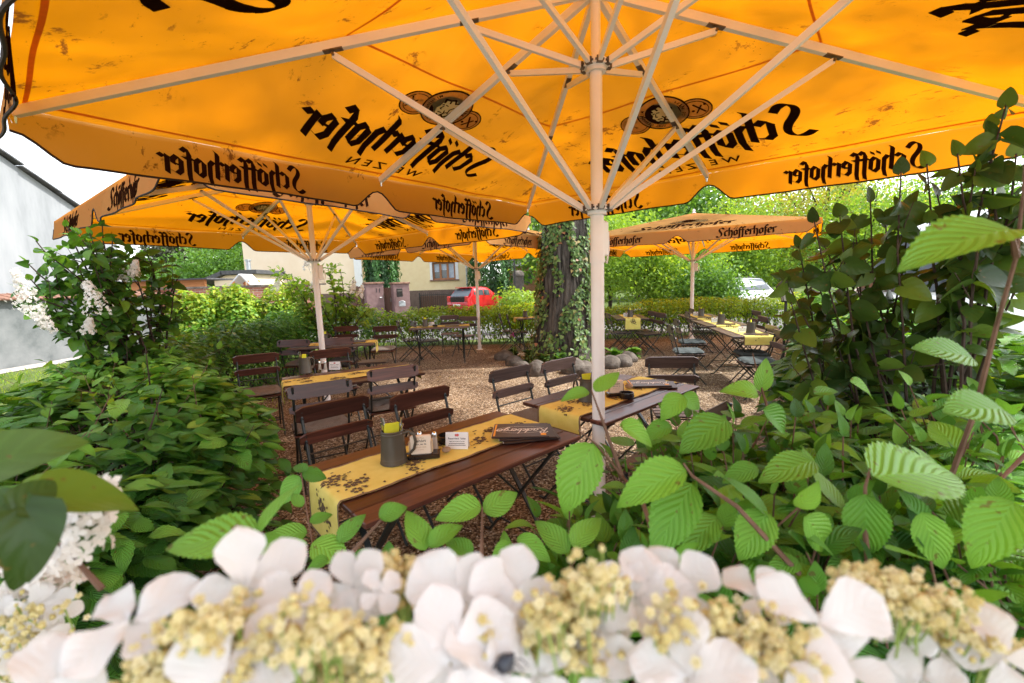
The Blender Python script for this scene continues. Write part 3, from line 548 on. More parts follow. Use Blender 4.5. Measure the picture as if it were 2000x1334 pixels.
# ---------------------------------------------------------------- furniture
def board(mb,c,w,hgt,th,curve,M_=None,n=10,cor=.018):
    # a slat across X, height along Z, bowed by curve in Y, rounded ends
    vs=[];
    for i in range(n+1):
        f=i/n; x=(f-.5)*w; ed=min(f,1-f)*w; hh=hgt/2-(cor*(1-min(1,ed/cor))**2); y=curve*(1-(2*f-1)**2)
        for s,t in((-1,-1),(1,-1),(1,1),(-1,1)): vs.append((x,y+t*th/2,s*hh))
    fs=[(0,1,2,3),tuple(n*4+k for k in(3,2,1,0))]+[(i*4+k,(i+1)*4+k,(i+1)*4+(k+1)%4,i*4+(k+1)%4) for i in range(n) for k in range(4)]
    vs=[np.array(p) for p in vs]
    if M_ is not None: vs=[M_@p for p in vs]
    mb.add([p+np.array(c) for p in vs],fs)
def make_chair(wood):
    t=empty('garden_chair'); lean=rotm(R(-14)) ; w=.46
    # facing +Y, backrest at -Y
    b=MB(); board(b,(0,-.262,.815),w,.108,.015,-.004,lean,12); b.build('back_slat',wood,t)
    b=MB(); board(b,(0,-.224,.672),w,.074,.015,-.004,lean,12); b.build('back_slat',wood,t)
    b=MB()
    for i in range(5): b.box((0,-.17+i*.085,.448),(.42,.062,.016),bev=.003)
    b.build('seat',wood,t)
    for s in(-1,1):
        x=s*.195
        b=MB(); b.tube([(x,-.280,.86),(x,-.235,.70),(x,-.17,.46),(x,-.06,.30),(x,.10,.14),(x,.20,.02),(x,.225,.0)],.0095,8); 
        for z,y in((.835,-.262),(.795,-.250),(.69,-.222),(.655,-.212)): b.tube([(x,y-.02,z),(x,y+.012,z)],.006,6)
        b.build('leg',M['iron'],t,60)
        x=s*.172
        b=MB(); b.tube([(x,.19,.435),(x,.12,.36),(x,.02,.25),(x,-.12,.13),(x,-.23,.03),(x,-.27,.0)],.009,8); b.bar((x+s*.012,-.18,.43),(x+s*.012,.20,.43),.006,.02); b.build('leg',M['iron'],t,60)
    for x,y,z in((.195,-.205,.58),(.195,.09,.15),(.172,-.13,.12),(.172,.17,.42)):
        b=MB(); b.tube([(-x,y,z),(x,y,z)],.006,6); b.build('stretcher',M['iron'],t)
    return t
chair0=make_chair(M['wood']); chairG=make_chair(M['wood_grey'])
def cushion_mesh(mat):
    n=22; vs=[];S=.21
    def top(u,v):
        e=min(1-abs(u),1-abs(v)); z=.032*min(1,max(0,e)*4)**.5
        for a in(-.42,.42):
            for c in(-.42,.42): z-=.024*math.exp(-((u-a)**2+(v-c)**2)/.025)
        z-=.004*math.sin(u*9)*math.sin(v*8); return z
    for s in(1,-1):
        for j in range(n+1):
            for i in range(n+1):
                u=-1+2*i/n; v=-1+2*j/n; k=1-.10*(u*u*v*v); vs.append((u*S*k,v*S*k,s*top(u,v)*(1 if s>0 else .55)))
    W=n+1; f=[(j*W+i,j*W+i+1,(j+1)*W+i+1,(j+1)*W+i) for j in range(n) for i in range(n)]; f+=[tuple(W*W+k for k in reversed(q)) for q in f]
    b=MB(); b.add(vs,f)
    ring=[i for i in range(W)]+[j*W+n for j in range(1,W)]+[n*W+i for i in range(n-1,-1,-1)]+[j*W for j in range(n-1,0,-1)]
    for a,c in zip(ring,ring[1:]+ring[:1]): b.f.append((a,W*W+a,W*W+c,c)); b.m.append(0)
    return b.mesh('cushion',mat,180)
cm1=cushion_mesh(M['cushion']); cm2=cushion_mesh(M['cushion_g'])
usedch=[False,False]
def place_chair(x,y,ang,label,group,cush=None,grey=False,clabel=None,z=0):
    i=1 if grey else 0; proto=(chair0,chairG)[i]
    if not usedch[i]: o=proto; usedch[i]=True
    else: o=copy_tree(proto)
    o.location=(x,y,z); o.rotation_euler=(0,0,ang); tag(o,label,'chair',group)
    if cush:
        c=link('seat_cushion',cm1 if cush==1 else cm2); c.location=(x,y,z+.4765); c.rotation_euler=(0,0,ang); tag(c,clabel,'cushion','tufted seat cushions')
    return o
def chair_px(px,py,ang,label,group,zt=.865,**k):
    # backrest top centre seen at that spot; ang = direction the sitter faces
    p=gp(px,py,zt); f=np.array([math.cos(ang),math.sin(ang)]); q=p[:2]+f*.27; return place_chair(q[0],q[1],ang-PI/2,label,group,**k)
def make_table(loc,ang,label,wood,ln=1.2,wd=.7):
    t=empty('folding_table',(loc[0],loc[1],0),ang,label,'table','slatted folding garden tables')
    ns=6; sw=wd/ns
    for i in range(ns):
        b=MB(); b.box((ln/2,(i+.5)*sw,.738),(ln,sw-.008,.024),bev=.004); b.build('slat',wood,t)
    b=MB()
    for x in(.12,ln-.12,ln/2): b.box((x,wd/2,.714),(.035,wd-.06,.022))
    b.build('batten',wood,t)
    for x0,x1 in((.14,.30),(ln-.14,ln-.30)):
        for s in(0,1):
            y0=.06 if s==0 else wd-.06; y1=wd-y0; dx=.022*s
            b=MB(); b.bar((x0+dx,y0,.70),(x0+dx,y1,.012),.012,.026,up=(1,0,0)); b.bar((x0+dx,y1,.008),(x0+dx+.0001,y1+(.05 if s==0 else -.05),.008),.02,.014); b.build('leg',M['iron'],t)
        b=MB(); b.tube([(x0,wd/2,.35),(x1+(.15 if x1>x0 else -.15),wd/2,.69)],.007,6); b.tube([(x0+.011,.13,.12),(x0+.011,wd-.13,.12)],.006,6); b.build('brace',M['iron'],t)
    return t
def flower_polys(cx,cy,s,rot,r_):
    out=[]
    for k in range(5):
        a=rot+k*2*PI/5; c,sn=math.cos(a),math.sin(a)
        out.append([(cx+s*(x*c-y*sn),cy+s*(x*sn+y*c)) for x,y in((.25,-.0),(.55,-.38),(1.0,-.30),(.92,0),(1.0,.30),(.55,.38))])
    return out
def leaf_poly(cx,cy,s,a):
    c,sn=math.cos(a),math.sin(a); return [(cx+s*(x*c-y*sn),cy+s*(x*sn+y*c)) for x,y in((0,0),(.45,-.32),(1,0),(.45,.32))]
def make_runner(tb,ln,wd,rw,label,drop0=.22,drop1=.12,slide=0):
    # lies on the table, hangs over both ends; built in the table's frame but kept as its own thing
    o=empty('table_runner',tb.location,tb.rotation_euler[2],label,'table runner','yellow table runners with flowers')
    yc=wd/2+slide; zt=.7525
    path=[(-.016,zt-drop0)]+[(-.014,zt-drop0*(1-k/4)) for k in range(1,4)]+[(-.011,zt-.012),(-.004,zt-.002)]
    n=40; path+=[(ln*k/n,zt+.0012+.0013*math.sin(k*.9)+.0010*math.sin(k*2.3+1)) for k in range(0,n+1)]
    path+=[(ln+.004,zt-.002),(ln+.011,zt-.012)]+[(ln+.014,zt-drop1*k/4) for k in range(1,4)]+[(ln+.016,zt-drop1)]
    cum=[0]
    for a,b_ in zip(path,path[1:]): cum.append(cum[-1]+math.hypot(b_[0]-a[0],b_[1]-a[1]))
    def fn(s,y,off=0):
        s=min(max(s,0),cum[-1]-1e-6); i=max(k for k in range(len(cum)) if cum[k]<=s); i=min(i,len(path)-2); f=(s-cum[i])/(cum[i+1]-cum[i]); a,b_=path[i],path[i+1]
        d=nrm(np.array([b_[0]-a[0],b_[1]-a[1]])); nx,nz=-d[1],d[0]; ed=.003*math.sin(s*14+y*5)*(abs(y)/(rw/2))**3
        return np.array([a[0]+(b_[0]-a[0])*f+nx*off,yc+y+ed*2,a[1]+(b_[1]-a[1])*f+nz*off+abs(ed)*.3])
    ss=sorted(set([cum[i] for i in range(len(cum))])); ys=np.linspace(-rw/2,rw/2,13)
    b=MB(); W=len(ys); top=[fn(s,y,.0012) for s in ss for y in ys]; f=[(i*W+j,i*W+j+1,(i+1)*W+j+1,(i+1)*W+j) for i in range(len(ss)-1) for j in range(W-1)]; b.add(top,f); clo=b; b=MB()
    for sg in(-1,1):
        y0=sg*rw/2; y1=sg*(rw/2-.013); V=[fn(s,y,.0022) for s in ss for y in((y0,y1) if sg<0 else (y1,y0))]; b.add(V,[(2*i,2*i+1,2*i+3,2*i+2) for i in range(len(ss)-1)])
    for s0,s1 in((0,.012),(cum[-1]-.012,cum[-1])):
        V=[fn(s,y,.0022) for s in(s0,s1) for y in ys]; b.add(V,[(j,j+1,W+j+1,W+j) for j in range(W-1)])
    b.build('hem',M['runner_edge'],o)
    rs=random.Random(int(ln*100)+len(label)); b=MB()
    clusters=[(.16,0),(.32,.07),(.36,-.08),(.62,-.09),(.80,.05),(.98,-.06),(1.16,.04),(1.33,-.04)]
    kk=0
    for (s,y) in clusters:
        if s>cum[-1]-.05: continue
        for q in range(3):
            cx=s+rs.uniform(-.06,.06); cy=y+rs.uniform(-.05,.05); sz=rs.uniform(.020,.038); th=.0032+(kk%7)*.0002; kk+=1
            for p in flower_polys(cx,cy,sz,rs.random()*6,rs): b.add([fn(a,c,th) for a,c in p],[tuple(range(6))])
            for _ in range(4):
                a=rs.random()*6; 
                b.add([fn(x_,y_,th+.0001) for x_,y_ in leaf_poly(cx+math.cos(a)*sz*1.3,cy+math.sin(a)*sz*1.3,rs.uniform(.015,.026),a+rs.uniform(-.6,.6))],[(0,1,2,3)])
        for _ in range(5):
            a=rs.random()*6; cx=s+rs.uniform(-.10,.10); cy=y+rs.uniform(-.06,.06); kk+=1
            b.add([fn(x_,y_,.0036+(kk%5)*.0002) for x_,y_ in leaf_poly(cx,cy,rs.uniform(.012,.022),a)],[(0,1,2,3)])
    clo.add(b.v,b.f,1); clo.build('cloth',[M['runner'],M['runner_print']],o,60)
    return o
# --- table ware
ZT=.7565
def W(tb,x,y,z=ZT):
    a=tb.rotation_euler[2]; return (tb.location[0]+x*math.cos(a)-y*math.sin(a),tb.location[1]+x*math.sin(a)+y*math.cos(a),z)
def mug(tb,x,y,label,ang=0,where='',pieces=5):
    p=W(tb,x,y); o=empty('tall_mug',p,ang,label,'mug','olive mugs of cutlery')
    b=MB(); b.lathe([(.0,.002),(.060,.0),(.064,.004),(.060,.02),(.052,.13),(.050,.150),(.0525,.154),(.050,.158),(.047,.156),(.047,.13),(.055,.02),(.0,.012)],36); b.lathe([(.0588,.022),(.0605,.026),(.0588,.030)],36); b.lathe([(.0505,.138),(.0525,.142),(.0505,.146)],36); b.build('body',M['mug'],o,40)
    b=MB(); b.tube([(.048,0,.135),(.075,0,.145),(.098,0,.125),(.104,0,.09),(.094,0,.055),(.072,0,.035),(.056,0,.034)],[.008,.008,.0075,.007,.0065,.006,.006],10); b.build('handle',M['mug'],o,60)
    b=MB(); a=ang; nap=empty('paper_napkin',(p[0],p[1],p[2]+.06),a+.5,'yellow-green napkin in the mug '+where,'napkin','napkins in the mugs')
    b.box((-.004,0,.065),(.072,.006,.13),rotm(0,.12,0),bev=.002); b.box((.004,.008,.060),(.070,.005,.13),rotm(0,-.05,.1),bev=.002); b.build('folded_paper',M['napkin'],nap)
    for k in range(pieces):
        an=a+[2.6,3.0,3.4,.1,-.3,.5][k]; r=.034; kind='fork' if k%2 else 'knife'; lean=.16
        c=empty(kind,(p[0]+math.cos(an)*.012,p[1]+math.sin(an)*.012,p[2]+.014),an,['left knife in the mug ','left fork in the mug ','inner knife in the mug ','fork beside the napkin in the mug ','rightmost knife in the mug '][k]+where,kind,'cutlery standing in the mugs')
        b=MB(); z1=.165+.01*(k%3)
        b.tube([(0,0,0),(lean*.08,0,.08),(.028+.004*k%3,0,z1)],[.003,.003,.0045],6); b.bar((.028,0,z1-.01),(.036,0,z1+.028),.010,.004); b.build('handle',M['steel'],c)
def shaker(tb,x,y,label):
    o=empty('shaker',W(tb,x,y),0,label,'shaker','salt and pepper shakers')
    b=MB(); b.lathe([(0,0),(.017,0),(.018,.006),(.013,.05),(.0115,.066)],16); b.build('glass_body',M['lantern_glass'],o,40)
    b=MB(); b.lathe([(.0115,.066),(.0135,.068),(.0135,.078),(.011,.088),(.006,.094),(0,.096)],16); b.build('cap',M['steel'],o,40)
def card_holder(tb,x,y,ang,label,full=True):
    o=empty('card_holder',W(tb,x,y),ang,label,'card holder','small card holders on the tables')
    b=MB(); b.box((0,0,.011),(.15,.075,.022),bev=.004); b.build('tray',M['black_plastic'],o)
    b=MB(); b.box((-.012,-.014,.068),(.098,.022,.092),bev=.004); cd=b.build('card',M['cream_card'],o); b=MB()
    fn=lambda u,v,t:np.array([u-.012,-.0252-t,v])
    for s,tx,z in((.011,'Ein Platz',.100),(.019,'gehört',.084),(.011,'dem, der da',.070),(.011,'gerade sitzt',.056),(.007,'im Garten',.045)): flat_text(b,tx,s,lambda u,v,t,z=z:fn(u,v+z,t),.0004,m=(0 if tx=='gehört' or 'der' in tx else 1))
    b.build('lettering',[M['ink'],M['ink_pale']],cd)
    b=MB(); b.box((-.065,-.014,.060),(.006,.026,.055)); b.box((.041,-.014,.060),(.006,.026,.055)); b.build('clip',M['ink_pale'],o)
def sign_card(tb,x,y,ang,label):
    o=empty('table_card',W(tb,x,y),ang,label,'card','white tent cards on the tables')
    b=MB(); m_=rotm(R(-12)); b.box((0,0,.042),(.115,.002,.084),m_); b.box((0,.022,.04),(.115,.002,.084),rotm(R(14))); s=b.build('sheet',M['white_card'],o); b=MB()
    fn=lambda u,v,t:m_@np.array([u,-.001-t,v-.0])+np.array([0,0,.042])
    flat_text(b,'Reserviert  bitte',.0135,lambda u,v,t:fn(u,v+.006,t),.0005,0); flat_text(b,'fragen Sie unseren Service',.0075,lambda u,v,t:fn(u,v-.006,t),.0005,0)
    for z,w_ in((-.016,.08),(-.024,.09)): b.add([fn(-w_/2,z,.0005),fn(w_/2,z,.0005),fn(w_/2,z+.0025,.0005),fn(-w_/2,z+.0025,.0005)],[(0,1,2,3)])
    for dx in(-.004,.004): b.add([fn(dx+.007*math.cos(k*PI/5),.027+.007*math.sin(k*PI/5),.0006+abs(dx)*.02+dx*.02) for k in range(10)],[tuple(range(10))],1)
    b.build('lettering',[M['ink'],M['lamp_red']],s)
def ashtray(tb,x,y,label):
    o=empty('ashtray',W(tb,x,y),0,label,'ashtray','dark glass ashtrays')
    b=MB(); b.lathe([(0,0),(.045,0),(.052,.012),(.050,.040),(.044,.040),(.042,.016),(0,.012)],28); b.build('bowl',M['black_plastic'],o,40)
def weight_stone(tb,x,y,label,s=.03):
    b=MB(); v=[(a*s*1.25*(1+.1*math.sin(i*3)),c*s*(1+.1*math.cos(i*5)),d*s*.7) for i,(a,c,d) in enumerate(ico)]; b.add(v,icf); o=b.build('pebble_stone',M['pebble']); sb=o.modifiers.new('s','SUBSURF'); sb.levels=2; sb.render_levels=2
    p=W(tb,x,y,ZT+s*.62); o.location=p; o.rotation_euler=(0,0,.6); tag(o,label,'stone','stones weighing down the runners')
# Radeberger in a script hand, drawn as pen lines
SC={'R':([[(.10,-.1),(.22,.5),(.36,1.3)],[(-.05,1.0),(.15,1.38),(.55,1.45),(.72,1.15),(.5,.78),(.28,.72),(.55,.45),(.72,.05),(.95,.0)]],.92),'a':([[(.50,.62),(.25,.68),(.06,.36),(.14,.04),(.34,.08),(.50,.60),(.44,.10),(.60,.04)]],.58),
 'd':([[(.50,.62),(.25,.68),(.06,.36),(.14,.04),(.34,.08),(.52,.62),(.72,1.40),(.46,.12),(.60,.04)]],.60),'e':([[(.06,.30),(.36,.44),(.36,.66),(.16,.60),(.06,.26),(.22,.02),(.46,.12)]],.44),
 'b':([[(.30,1.40),(.10,.30),(.16,.04),(.40,.10),(.50,.46),(.34,.62),(.16,.36)]],.52),'r':([[(.02,.5),(.14,.66),(.10,.04)],[(.12,.42),(.30,.66),(.42,.58)]],.42),'g':([[(.50,.62),(.25,.68),(.06,.36),(.14,.04),(.34,.08),(.50,.60),(.32,-.35),(.08,-.42),(.0,-.25),(.30,-.08),(.60,.12)]],.58)}
def script(text,s,w):
    out=[];x=0
    for ch in text:
        pl,adv=SC[ch]
        for p in pl:
            for _ in range(2): p=[p[0]]+[q for a,b in zip(p,p[1:]) for q in((a[0]*.75+b[0]*.25,a[1]*.75+b[1]*.25),(a[0]*.25+b[0]*.75,a[1]*.25+b[1]*.75))]+[p[-1]]
            out+=line_poly([((a+x+b*.15)*s,b*s) for a,b in p],w)
        x+=adv
    return out,x*s
def menu(tb,x,y,ang,z,label,logo=True,wd=.215,hg=.30):
    o=empty('menu_folder',W(tb,x,y,ZT+z),tb.rotation_euler[2]+ang,label,'menu','dark menu folders')
    b=MB(); b.box((0,0,.0045),(hg,wd,.009),bev=.002); cv=b.build('cover',M['menu'],o)
    b=MB(); b.box((0,0,.0045),(hg-.006,wd-.006,.004)); b.box((hg/2-.004,0,.0045),(.012,wd-.02,.0035)); b.build('pages',M['white_card'],o)
    if logo:
        b=MB(); st,wd_=script('Radeberger',.054,.0062)
        for i,q in enumerate(st): b.add([(p[0]-wd_/2-.005,p[1]-.02,.0093+(i%6)*.00008) for p in q],[(0,1,2,3)])
        el=[(.135*math.cos(a),.052*math.sin(a)) for a in np.linspace(.15,5.9,40)]
        for i,q in enumerate(line_poly(el,.0025)): b.add([(p[0],p[1],.0099+(i%3)*.00008) for p in q],[(0,1,2,3)])
        lt=b.build('lettering',M['menu_white'],cv)
        b=MB(); b.box((-hg/2+.03,.075,.0098),(.028,.03,.0008)); b.box((hg/2-.012,0,.0096),(.010,wd-.03,.0006)); b.build('badge',M['orange_print'],cv)
GT='garden chairs around the folding tables'
a1,a2=.737,.728
T1=make_table((-.535,1.411),a1,'nearest folding table with red-brown slats, low in the middle of the picture',M['wood'])
T2=make_table((.522,2.403),a2,'folding table behind the foreground umbrella pole, pale sky shine on its slats',M['wood'])
p=gp(558,765,.75); q=gp(765,703,.75); a3=math.atan2(q[1]-gp(494,733,.75)[1],q[0]-gp(494,733,.75)[0])*.55+.26
T3=make_table((p[0],p[1]),a3,'folding table beside the left hedge, behind a row of dark chairs',M['wood'])
r1=make_runner(T1,1.2,.7,.36,'yellow runner with brown flowers on the nearest table, corner hanging toward the camera',.24,.05,.04)
r2=make_runner(T2,1.2,.7,.36,'yellow runner on the table behind the foreground umbrella pole',.12,.12)
r3=make_runner(T3,1.2,.7,.34,'yellow runner hanging over the left end of the table by the left hedge',.16,.10)
wh1='on the nearest table'; wh2='left of the foreground pole'; wh3='on the left hedge table'
def set_table(tb,wh,i,mx,hx,pieces=5):
    pass
# exact spots on the nearest table come from where each item's foot is seen
def loc(tb,px,py,z=.757):
    g_=gp(px,py,z); a=tb.rotation_euler[2]; dx,dy=g_[0]-tb.location[0],g_[1]-tb.location[1]; return dx*math.cos(a)+dy*math.sin(a),-dx*math.sin(a)+dy*math.cos(a)
x,y=loc(T1,770,902); mug(T1,x,y,'olive mug holding cutlery and a yellow-green napkin on the nearest table',.15,wh1,5)
x,y=loc(T1,829,892); card_holder(T1,x,y,.12,'cream card reading gehört in a black tray beside the mug on the nearest table')
x,y=loc(T1,832,880); shaker(T1,x-.012,y+.035,'left one of the two glass shakers behind the cream card on the nearest table')
x,y=loc(T1,851,882); shaker(T1,x+.012,y+.025,'right one of the two glass shakers behind the cream card on the nearest table')
x,y=loc(T1,868,868); ashtray(T1,x+.03,y+.02,'dark ashtray between the shakers and the white card on the nearest table')
x,y=loc(T1,872,884); weight_stone(T1,x,y,'brown stone lying before the white card on the nearest table',.026)
x,y=loc(T1,893,876); sign_card(T1,x,y,-.1,'white tent card standing on the nearest table')
x,y=loc(T1,1020,848); menu(T1,x+.015,y-.03,PI-.55,.0,'lowest menu of the fanned pile on the nearest table',False); menu(T1,x+.01,y-.02,PI-.66,.0095,'middle menu of the fanned pile on the nearest table',False); menu(T1,x-.01,y,PI-.78,.019,'top menu of the pile on the nearest table, white script upside down',True)
x,y=loc(T2,1148,782); mug(T2,x,y,'rusty brown mug left of the foreground pole on the second table',2.6,wh2,3)
x,y=loc(T2,1205,772); card_holder(T2,x,y,.1,'cream card in its tray right of the foreground pole')
x,y=loc(T2,1210,775); ashtray(T2,x+.01,y-.05,'dark ashtray in front of the cream card right of the foreground pole')
x,y=loc(T2,1228,760); weight_stone(T2,x,y,'large tan stone next to the cream card right of the foreground pole',.036)
x,y=loc(T2,1272,752); menu(T2,x+.02,y-.02,PI-.95,.0,'lower dark menu on the table right of the foreground pole',False); menu(T2,x-.01,y+.02,PI-.80,.0095,'upper menu with white script on the table right of the foreground pole',True)
x,y=loc(T3,597,728); mug(T3,x,y,'olive mug with a bright napkin on the table by the left hedge',1.0,wh3,3)
x,y=loc(T3,625,722); shaker(T3,x,y,'tall pale shaker right of the mug on the table by the left hedge'); shaker(T3,x+.05,y-.03,'low dark-based shaker right of the mug on the table by the left hedge')
x,y=loc(T3,654,722); sign_card(T3,x,y,-.1,'white tent card on the table by the left hedge')
x,y=loc(T3,675,716); ashtray(T3,x,y,'dark ashtray on the table by the left hedge')
x,y=loc(T3,730,708); menu(T3,x,y,PI-.3,.0,'lower worn menu on the table by the left hedge',False); menu(T3,x,y+.01,PI-.42,.0095,'upper worn menu on the table by the left hedge',False)
# tables further back
def far_table(pxl,pyl,pxr,pyr,label,rl,wood,wh,flip=False,ang=None):
    p=gp(pxl,pyl,.75); q=gp(pxr,pyr,.75); a=math.atan2(q[1]-p[1],q[0]-p[0]) if ang is None else ang
    t=make_table((p[0],p[1]),a,label,wood); make_runner(t,1.2,.7,.34,rl,.16,.16)
    return t
def ware(tb,wh,x=.5):
    mug(tb,x,.35,'olive mug of cutlery standing '+wh,.4,wh,2); ashtray(tb,x+.2,.3,'dark ashtray '+wh); sign_card(tb,x+.12,.42,-tb.rotation_euler[2]*0,'white tent card '+wh)
T4=make_table((-3.25,6.15),.20,'folding table behind the left umbrella pole, runner end hanging at its right',M['wood_grey']); make_runner(T4,1.2,.7,.34,'yellow runner on the table behind the left umbrella pole',.1,.17); w4='on the back left table'; ware(T4,w4,.45); menu(T4,.9,.35,PI+.1,.0,'grey menu '+w4,False)
T5=make_table((-2.05,8.55),.10,'folding table before the back hedge between the two left umbrella poles',M['wood_grey']); make_runner(T5,1.2,.7,.34,'yellow runner hanging toward the gravel from the table before the back hedge',.1,.2); w5='on the table below the red car'; ware(T5,w5,.3); menu(T5,.85,.35,PI,.0,'dark menu '+w5,False)
T6=make_table((.15,10.1),.15,'folding table half hidden by the ivy trunk, left side',M['wood_grey']); make_runner(T6,1.2,.7,.34,'yellow runner on the table half hidden by the ivy trunk',.1,.2); w6='on the table left of the trunk'; mug(T6,.25,.35,'olive mug '+w6,0,w6,2)
T7=make_table((2.95,9.15),1.45,'folding table before the back hedge right of the ivy trunk',M['wood_grey']); make_runner(T7,1.2,.7,.34,'yellow runner hanging toward the camera right of the ivy trunk',.24,.1); w7='on the table just right of the ivy trunk'; ware(T7,w7,.4)
T8=[]
for k,(x0,y0,nm) in enumerate(((3.72,5.75,'front table of the right-hand row'),(4.02,7.2,'middle table of the right-hand row'),(4.32,8.65,'rear table of the right-hand row'))):
    t=make_table((x0,y0),1.39,nm+', grey slats',M['wood_grey']); T8.append(t); make_runner(t,1.2,.7,.40,'pale yellow runner on the '+nm,.13,.1); ware(t,'on the '+nm,.35+.08*k)
    menu(t,.15,.35,1.3,.0,'dark menu lying on the '+nm,False)
# chairs, listed where their backrests are seen
f1=a1-PI/2      # facing T1 from its far side
chair_px(650,783,f1,'dark red chair on the far side of the nearest table, left one of the pair',GT)
chair_px(820,762,f1,'dark red chair on the far side of the nearest table, right one of the pair',GT)
chair_px(1262,985,a1+PI/2+.2,'chair mostly buried in viburnum leaves below the nearest table',GT,zt=.84)
f2=a2-PI/2
chair_px(995,718,f2,'grey-brown chair beyond the gap between the two near tables, cushion on its seat',GT,grey=True,cush=1,clabel='grey cushion on the chair beyond the two near tables')
chair_px(1090,702,f2,'grey-brown chair left of the foreground pole, before the tree stones',GT,grey=True)
chair_px(1311,697,-PI/2-.15,'purple-brown chair at the far end of the table right of the foreground pole',GT,grey=True)
chair_px(1395,800,a2+PI/2,'chair behind the leaves at the right table edge, light cushion showing',GT,grey=True,cush=1,clabel='pale cushion showing between leaves at the right table edge')
f3=a3+PI/2
chair_px(626,748,f3,'dark chair seen from behind at the left hedge table, left one of the near pair',GT,cush=1,clabel='grey cushion on the left near chair at the left hedge table')
chair_px(768,718,f3,'dark chair seen from behind at the left hedge table, right one of the near pair',GT,cush=1,clabel='grey tufted cushion right of centre on the near chair at the left hedge table')
chair_px(500,692,f3-PI,'red-brown chair against the left hedge, leftmost of all chairs',GT,cush=1,clabel='grey cushion at the left end of the left hedge table')
chair_px(645,682,f3-PI,'red-brown chair just in front of the left umbrella pole',GT,cush=1,clabel='grey cushion on the chair in front of the left umbrella pole')
chair_px(572,664,PI/2+.1,'black looking chair left of the left umbrella pole, back turned to the camera',GT,cush=1,clabel='pale cushion on the black looking chair left of the left umbrella pole')
chair_px(659,660,PI/2+.2,'black looking chair right behind the left umbrella pole, back turned to the camera',GT,cush=1,clabel='pale cushion on the black looking chair behind the left umbrella pole')
chair_px(676,637,-PI/2+.2,'red-brown chair facing the camera at the back left table, left one',GT,cush=1,clabel='grey cushion on the left chair facing the camera at the back left table')
chair_px(752,637,-PI/2+.1,'red-brown chair facing the camera at the back left table, right one',GT,cush=1,clabel='dark cushion at the right end of the back left table')
chair_px(776,627,.35,'side-on chair before the back hedge, left one of two under the red car',GT,grey=True)
chair_px(806,628,.45,'side-on chair before the back hedge, right one of two under the red car',GT,grey=True)
chair_px(878,616,-PI/2+.1,'grey chair against the back hedge, left one by the third umbrella pole',GT,grey=True)
chair_px(915,618,-PI/2-.4,'grey chair against the back hedge touching the third umbrella pole',GT,grey=True)
chair_px(975,613,.1,'chair left of the ivy trunk, left one of two close together',GT,grey=True)
chair_px(990,614,.0,'chair left of the ivy trunk, right one of two close together',GT,grey=True)
chair_px(1275,608,PI+.1,'chair right of the yellow hanging runner beyond the trunk, left one',GT,grey=True)
chair_px(1290,611,PI+.2,'chair right of the yellow hanging runner beyond the trunk, right one',GT,grey=True)
chair_px(1186,612,.0,'chair just right of the foreground pole before the back hedge',GT,grey=True)
GR='chairs along the row of three tables on the right'
rowlab=['nearest','second','third','fourth']
for k,(px,py) in enumerate(((1308,636),(1320,624),(1342,609),(1350,603))):
    chair_px(px,py,-.18,'chair on the left side of the right-hand table row, %s from the camera'%rowlab[k],GR,grey=True,cush=2 if k<2 else None,clabel='slate grey cushion on the left side of the right-hand table row, %s chair'%rowlab[k])
for k,(px,py) in enumerate(((1528,646),(1510,636),(1492,618),(1478,607))):
    chair_px(px,py,PI-.18,'chair on the right side of the right-hand table row, %s from the camera'%rowlab[k],GR,grey=True,cush=2 if k<2 else None,clabel='slate grey cushion on the right side of the right-hand table row, %s chair'%rowlab[k])
# ---------------------------------------------------------------- vegetation
def path_sample(path,n):
    P=np.array(path,float); d=np.linalg.norm(np.diff(P[:,:2],axis=0),axis=1); c=np.concatenate([[0],np.cumsum(d)]); s=rng.random(n)*c[-1]
    i=np.clip(np.searchsorted(c,s)-1,0,len(d)-1); f=(s-c[i])/d[i]; Q=P[i]+(P[i+1]-P[i])*f[:,None]; t=(P[i+1]-P[i])[:,:2]/d[i][:,None]
    return Q,np.stack([t[:,1],-t[:,0]],1),s
def hedge_leaves(name,parent,path,n,tmpl,size,mat,seed=1,flat=1.0,inn=.25,rough=.16,side=None,lo=.05,colz=.3,p=.45):
    Q,nr,s=path_sample(path,n); ph=rng.random(n)*PI
    if side is not None: ph=np.clip(ph,0,PI)
    cx=np.sign(np.cos(ph))*np.abs(np.cos(ph))**p; cz=np.abs(np.sin(ph))**p
    w_=Q[:,2]; h_=Q[:,3]; dp=1-inn*rng.random(n)**1.6
    base=np.stack([Q[:,0]+nr[:,0]*cx*w_,Q[:,1]+nr[:,1]*cx*w_,cz*h_],1); nz=vnoise(base,2.6,seed)*rough+vnoise(base,7,seed+1)*rough*.45; nz=np.minimum(nz,.09)
    dp=dp+nz; P=np.stack([Q[:,0]+nr[:,0]*cx*w_*dp,Q[:,1]+nr[:,1]*cx*w_*dp,np.maximum(lo,cz*h_*(dp*.55+.45))],1)
    out=np.stack([nr[:,0]*np.cos(ph),nr[:,1]*np.cos(ph),np.sin(ph)],1)
    Nn=nrm(out*.5+np.array([0,0,1.])*flat+rng.normal(size=(n,3))*.38); A=tangent(Nn,out*np.array([1,1,.1])*1.3)
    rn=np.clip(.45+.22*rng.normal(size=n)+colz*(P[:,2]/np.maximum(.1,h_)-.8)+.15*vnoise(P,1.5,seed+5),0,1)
    return cloud(name,tmpl,P,A,Nn,size*rng.uniform(.65,1.2,n),mat,parent,rn)
def sticks(name,parent,paths,mat,r0=.008):
    b=MB()
    for p in paths: b.tube(p,[max(.0015,r0*(1-.75*i/(len(p)-1))) for i in range(len(p))],5)
    return b.build(name,mat,parent,60)
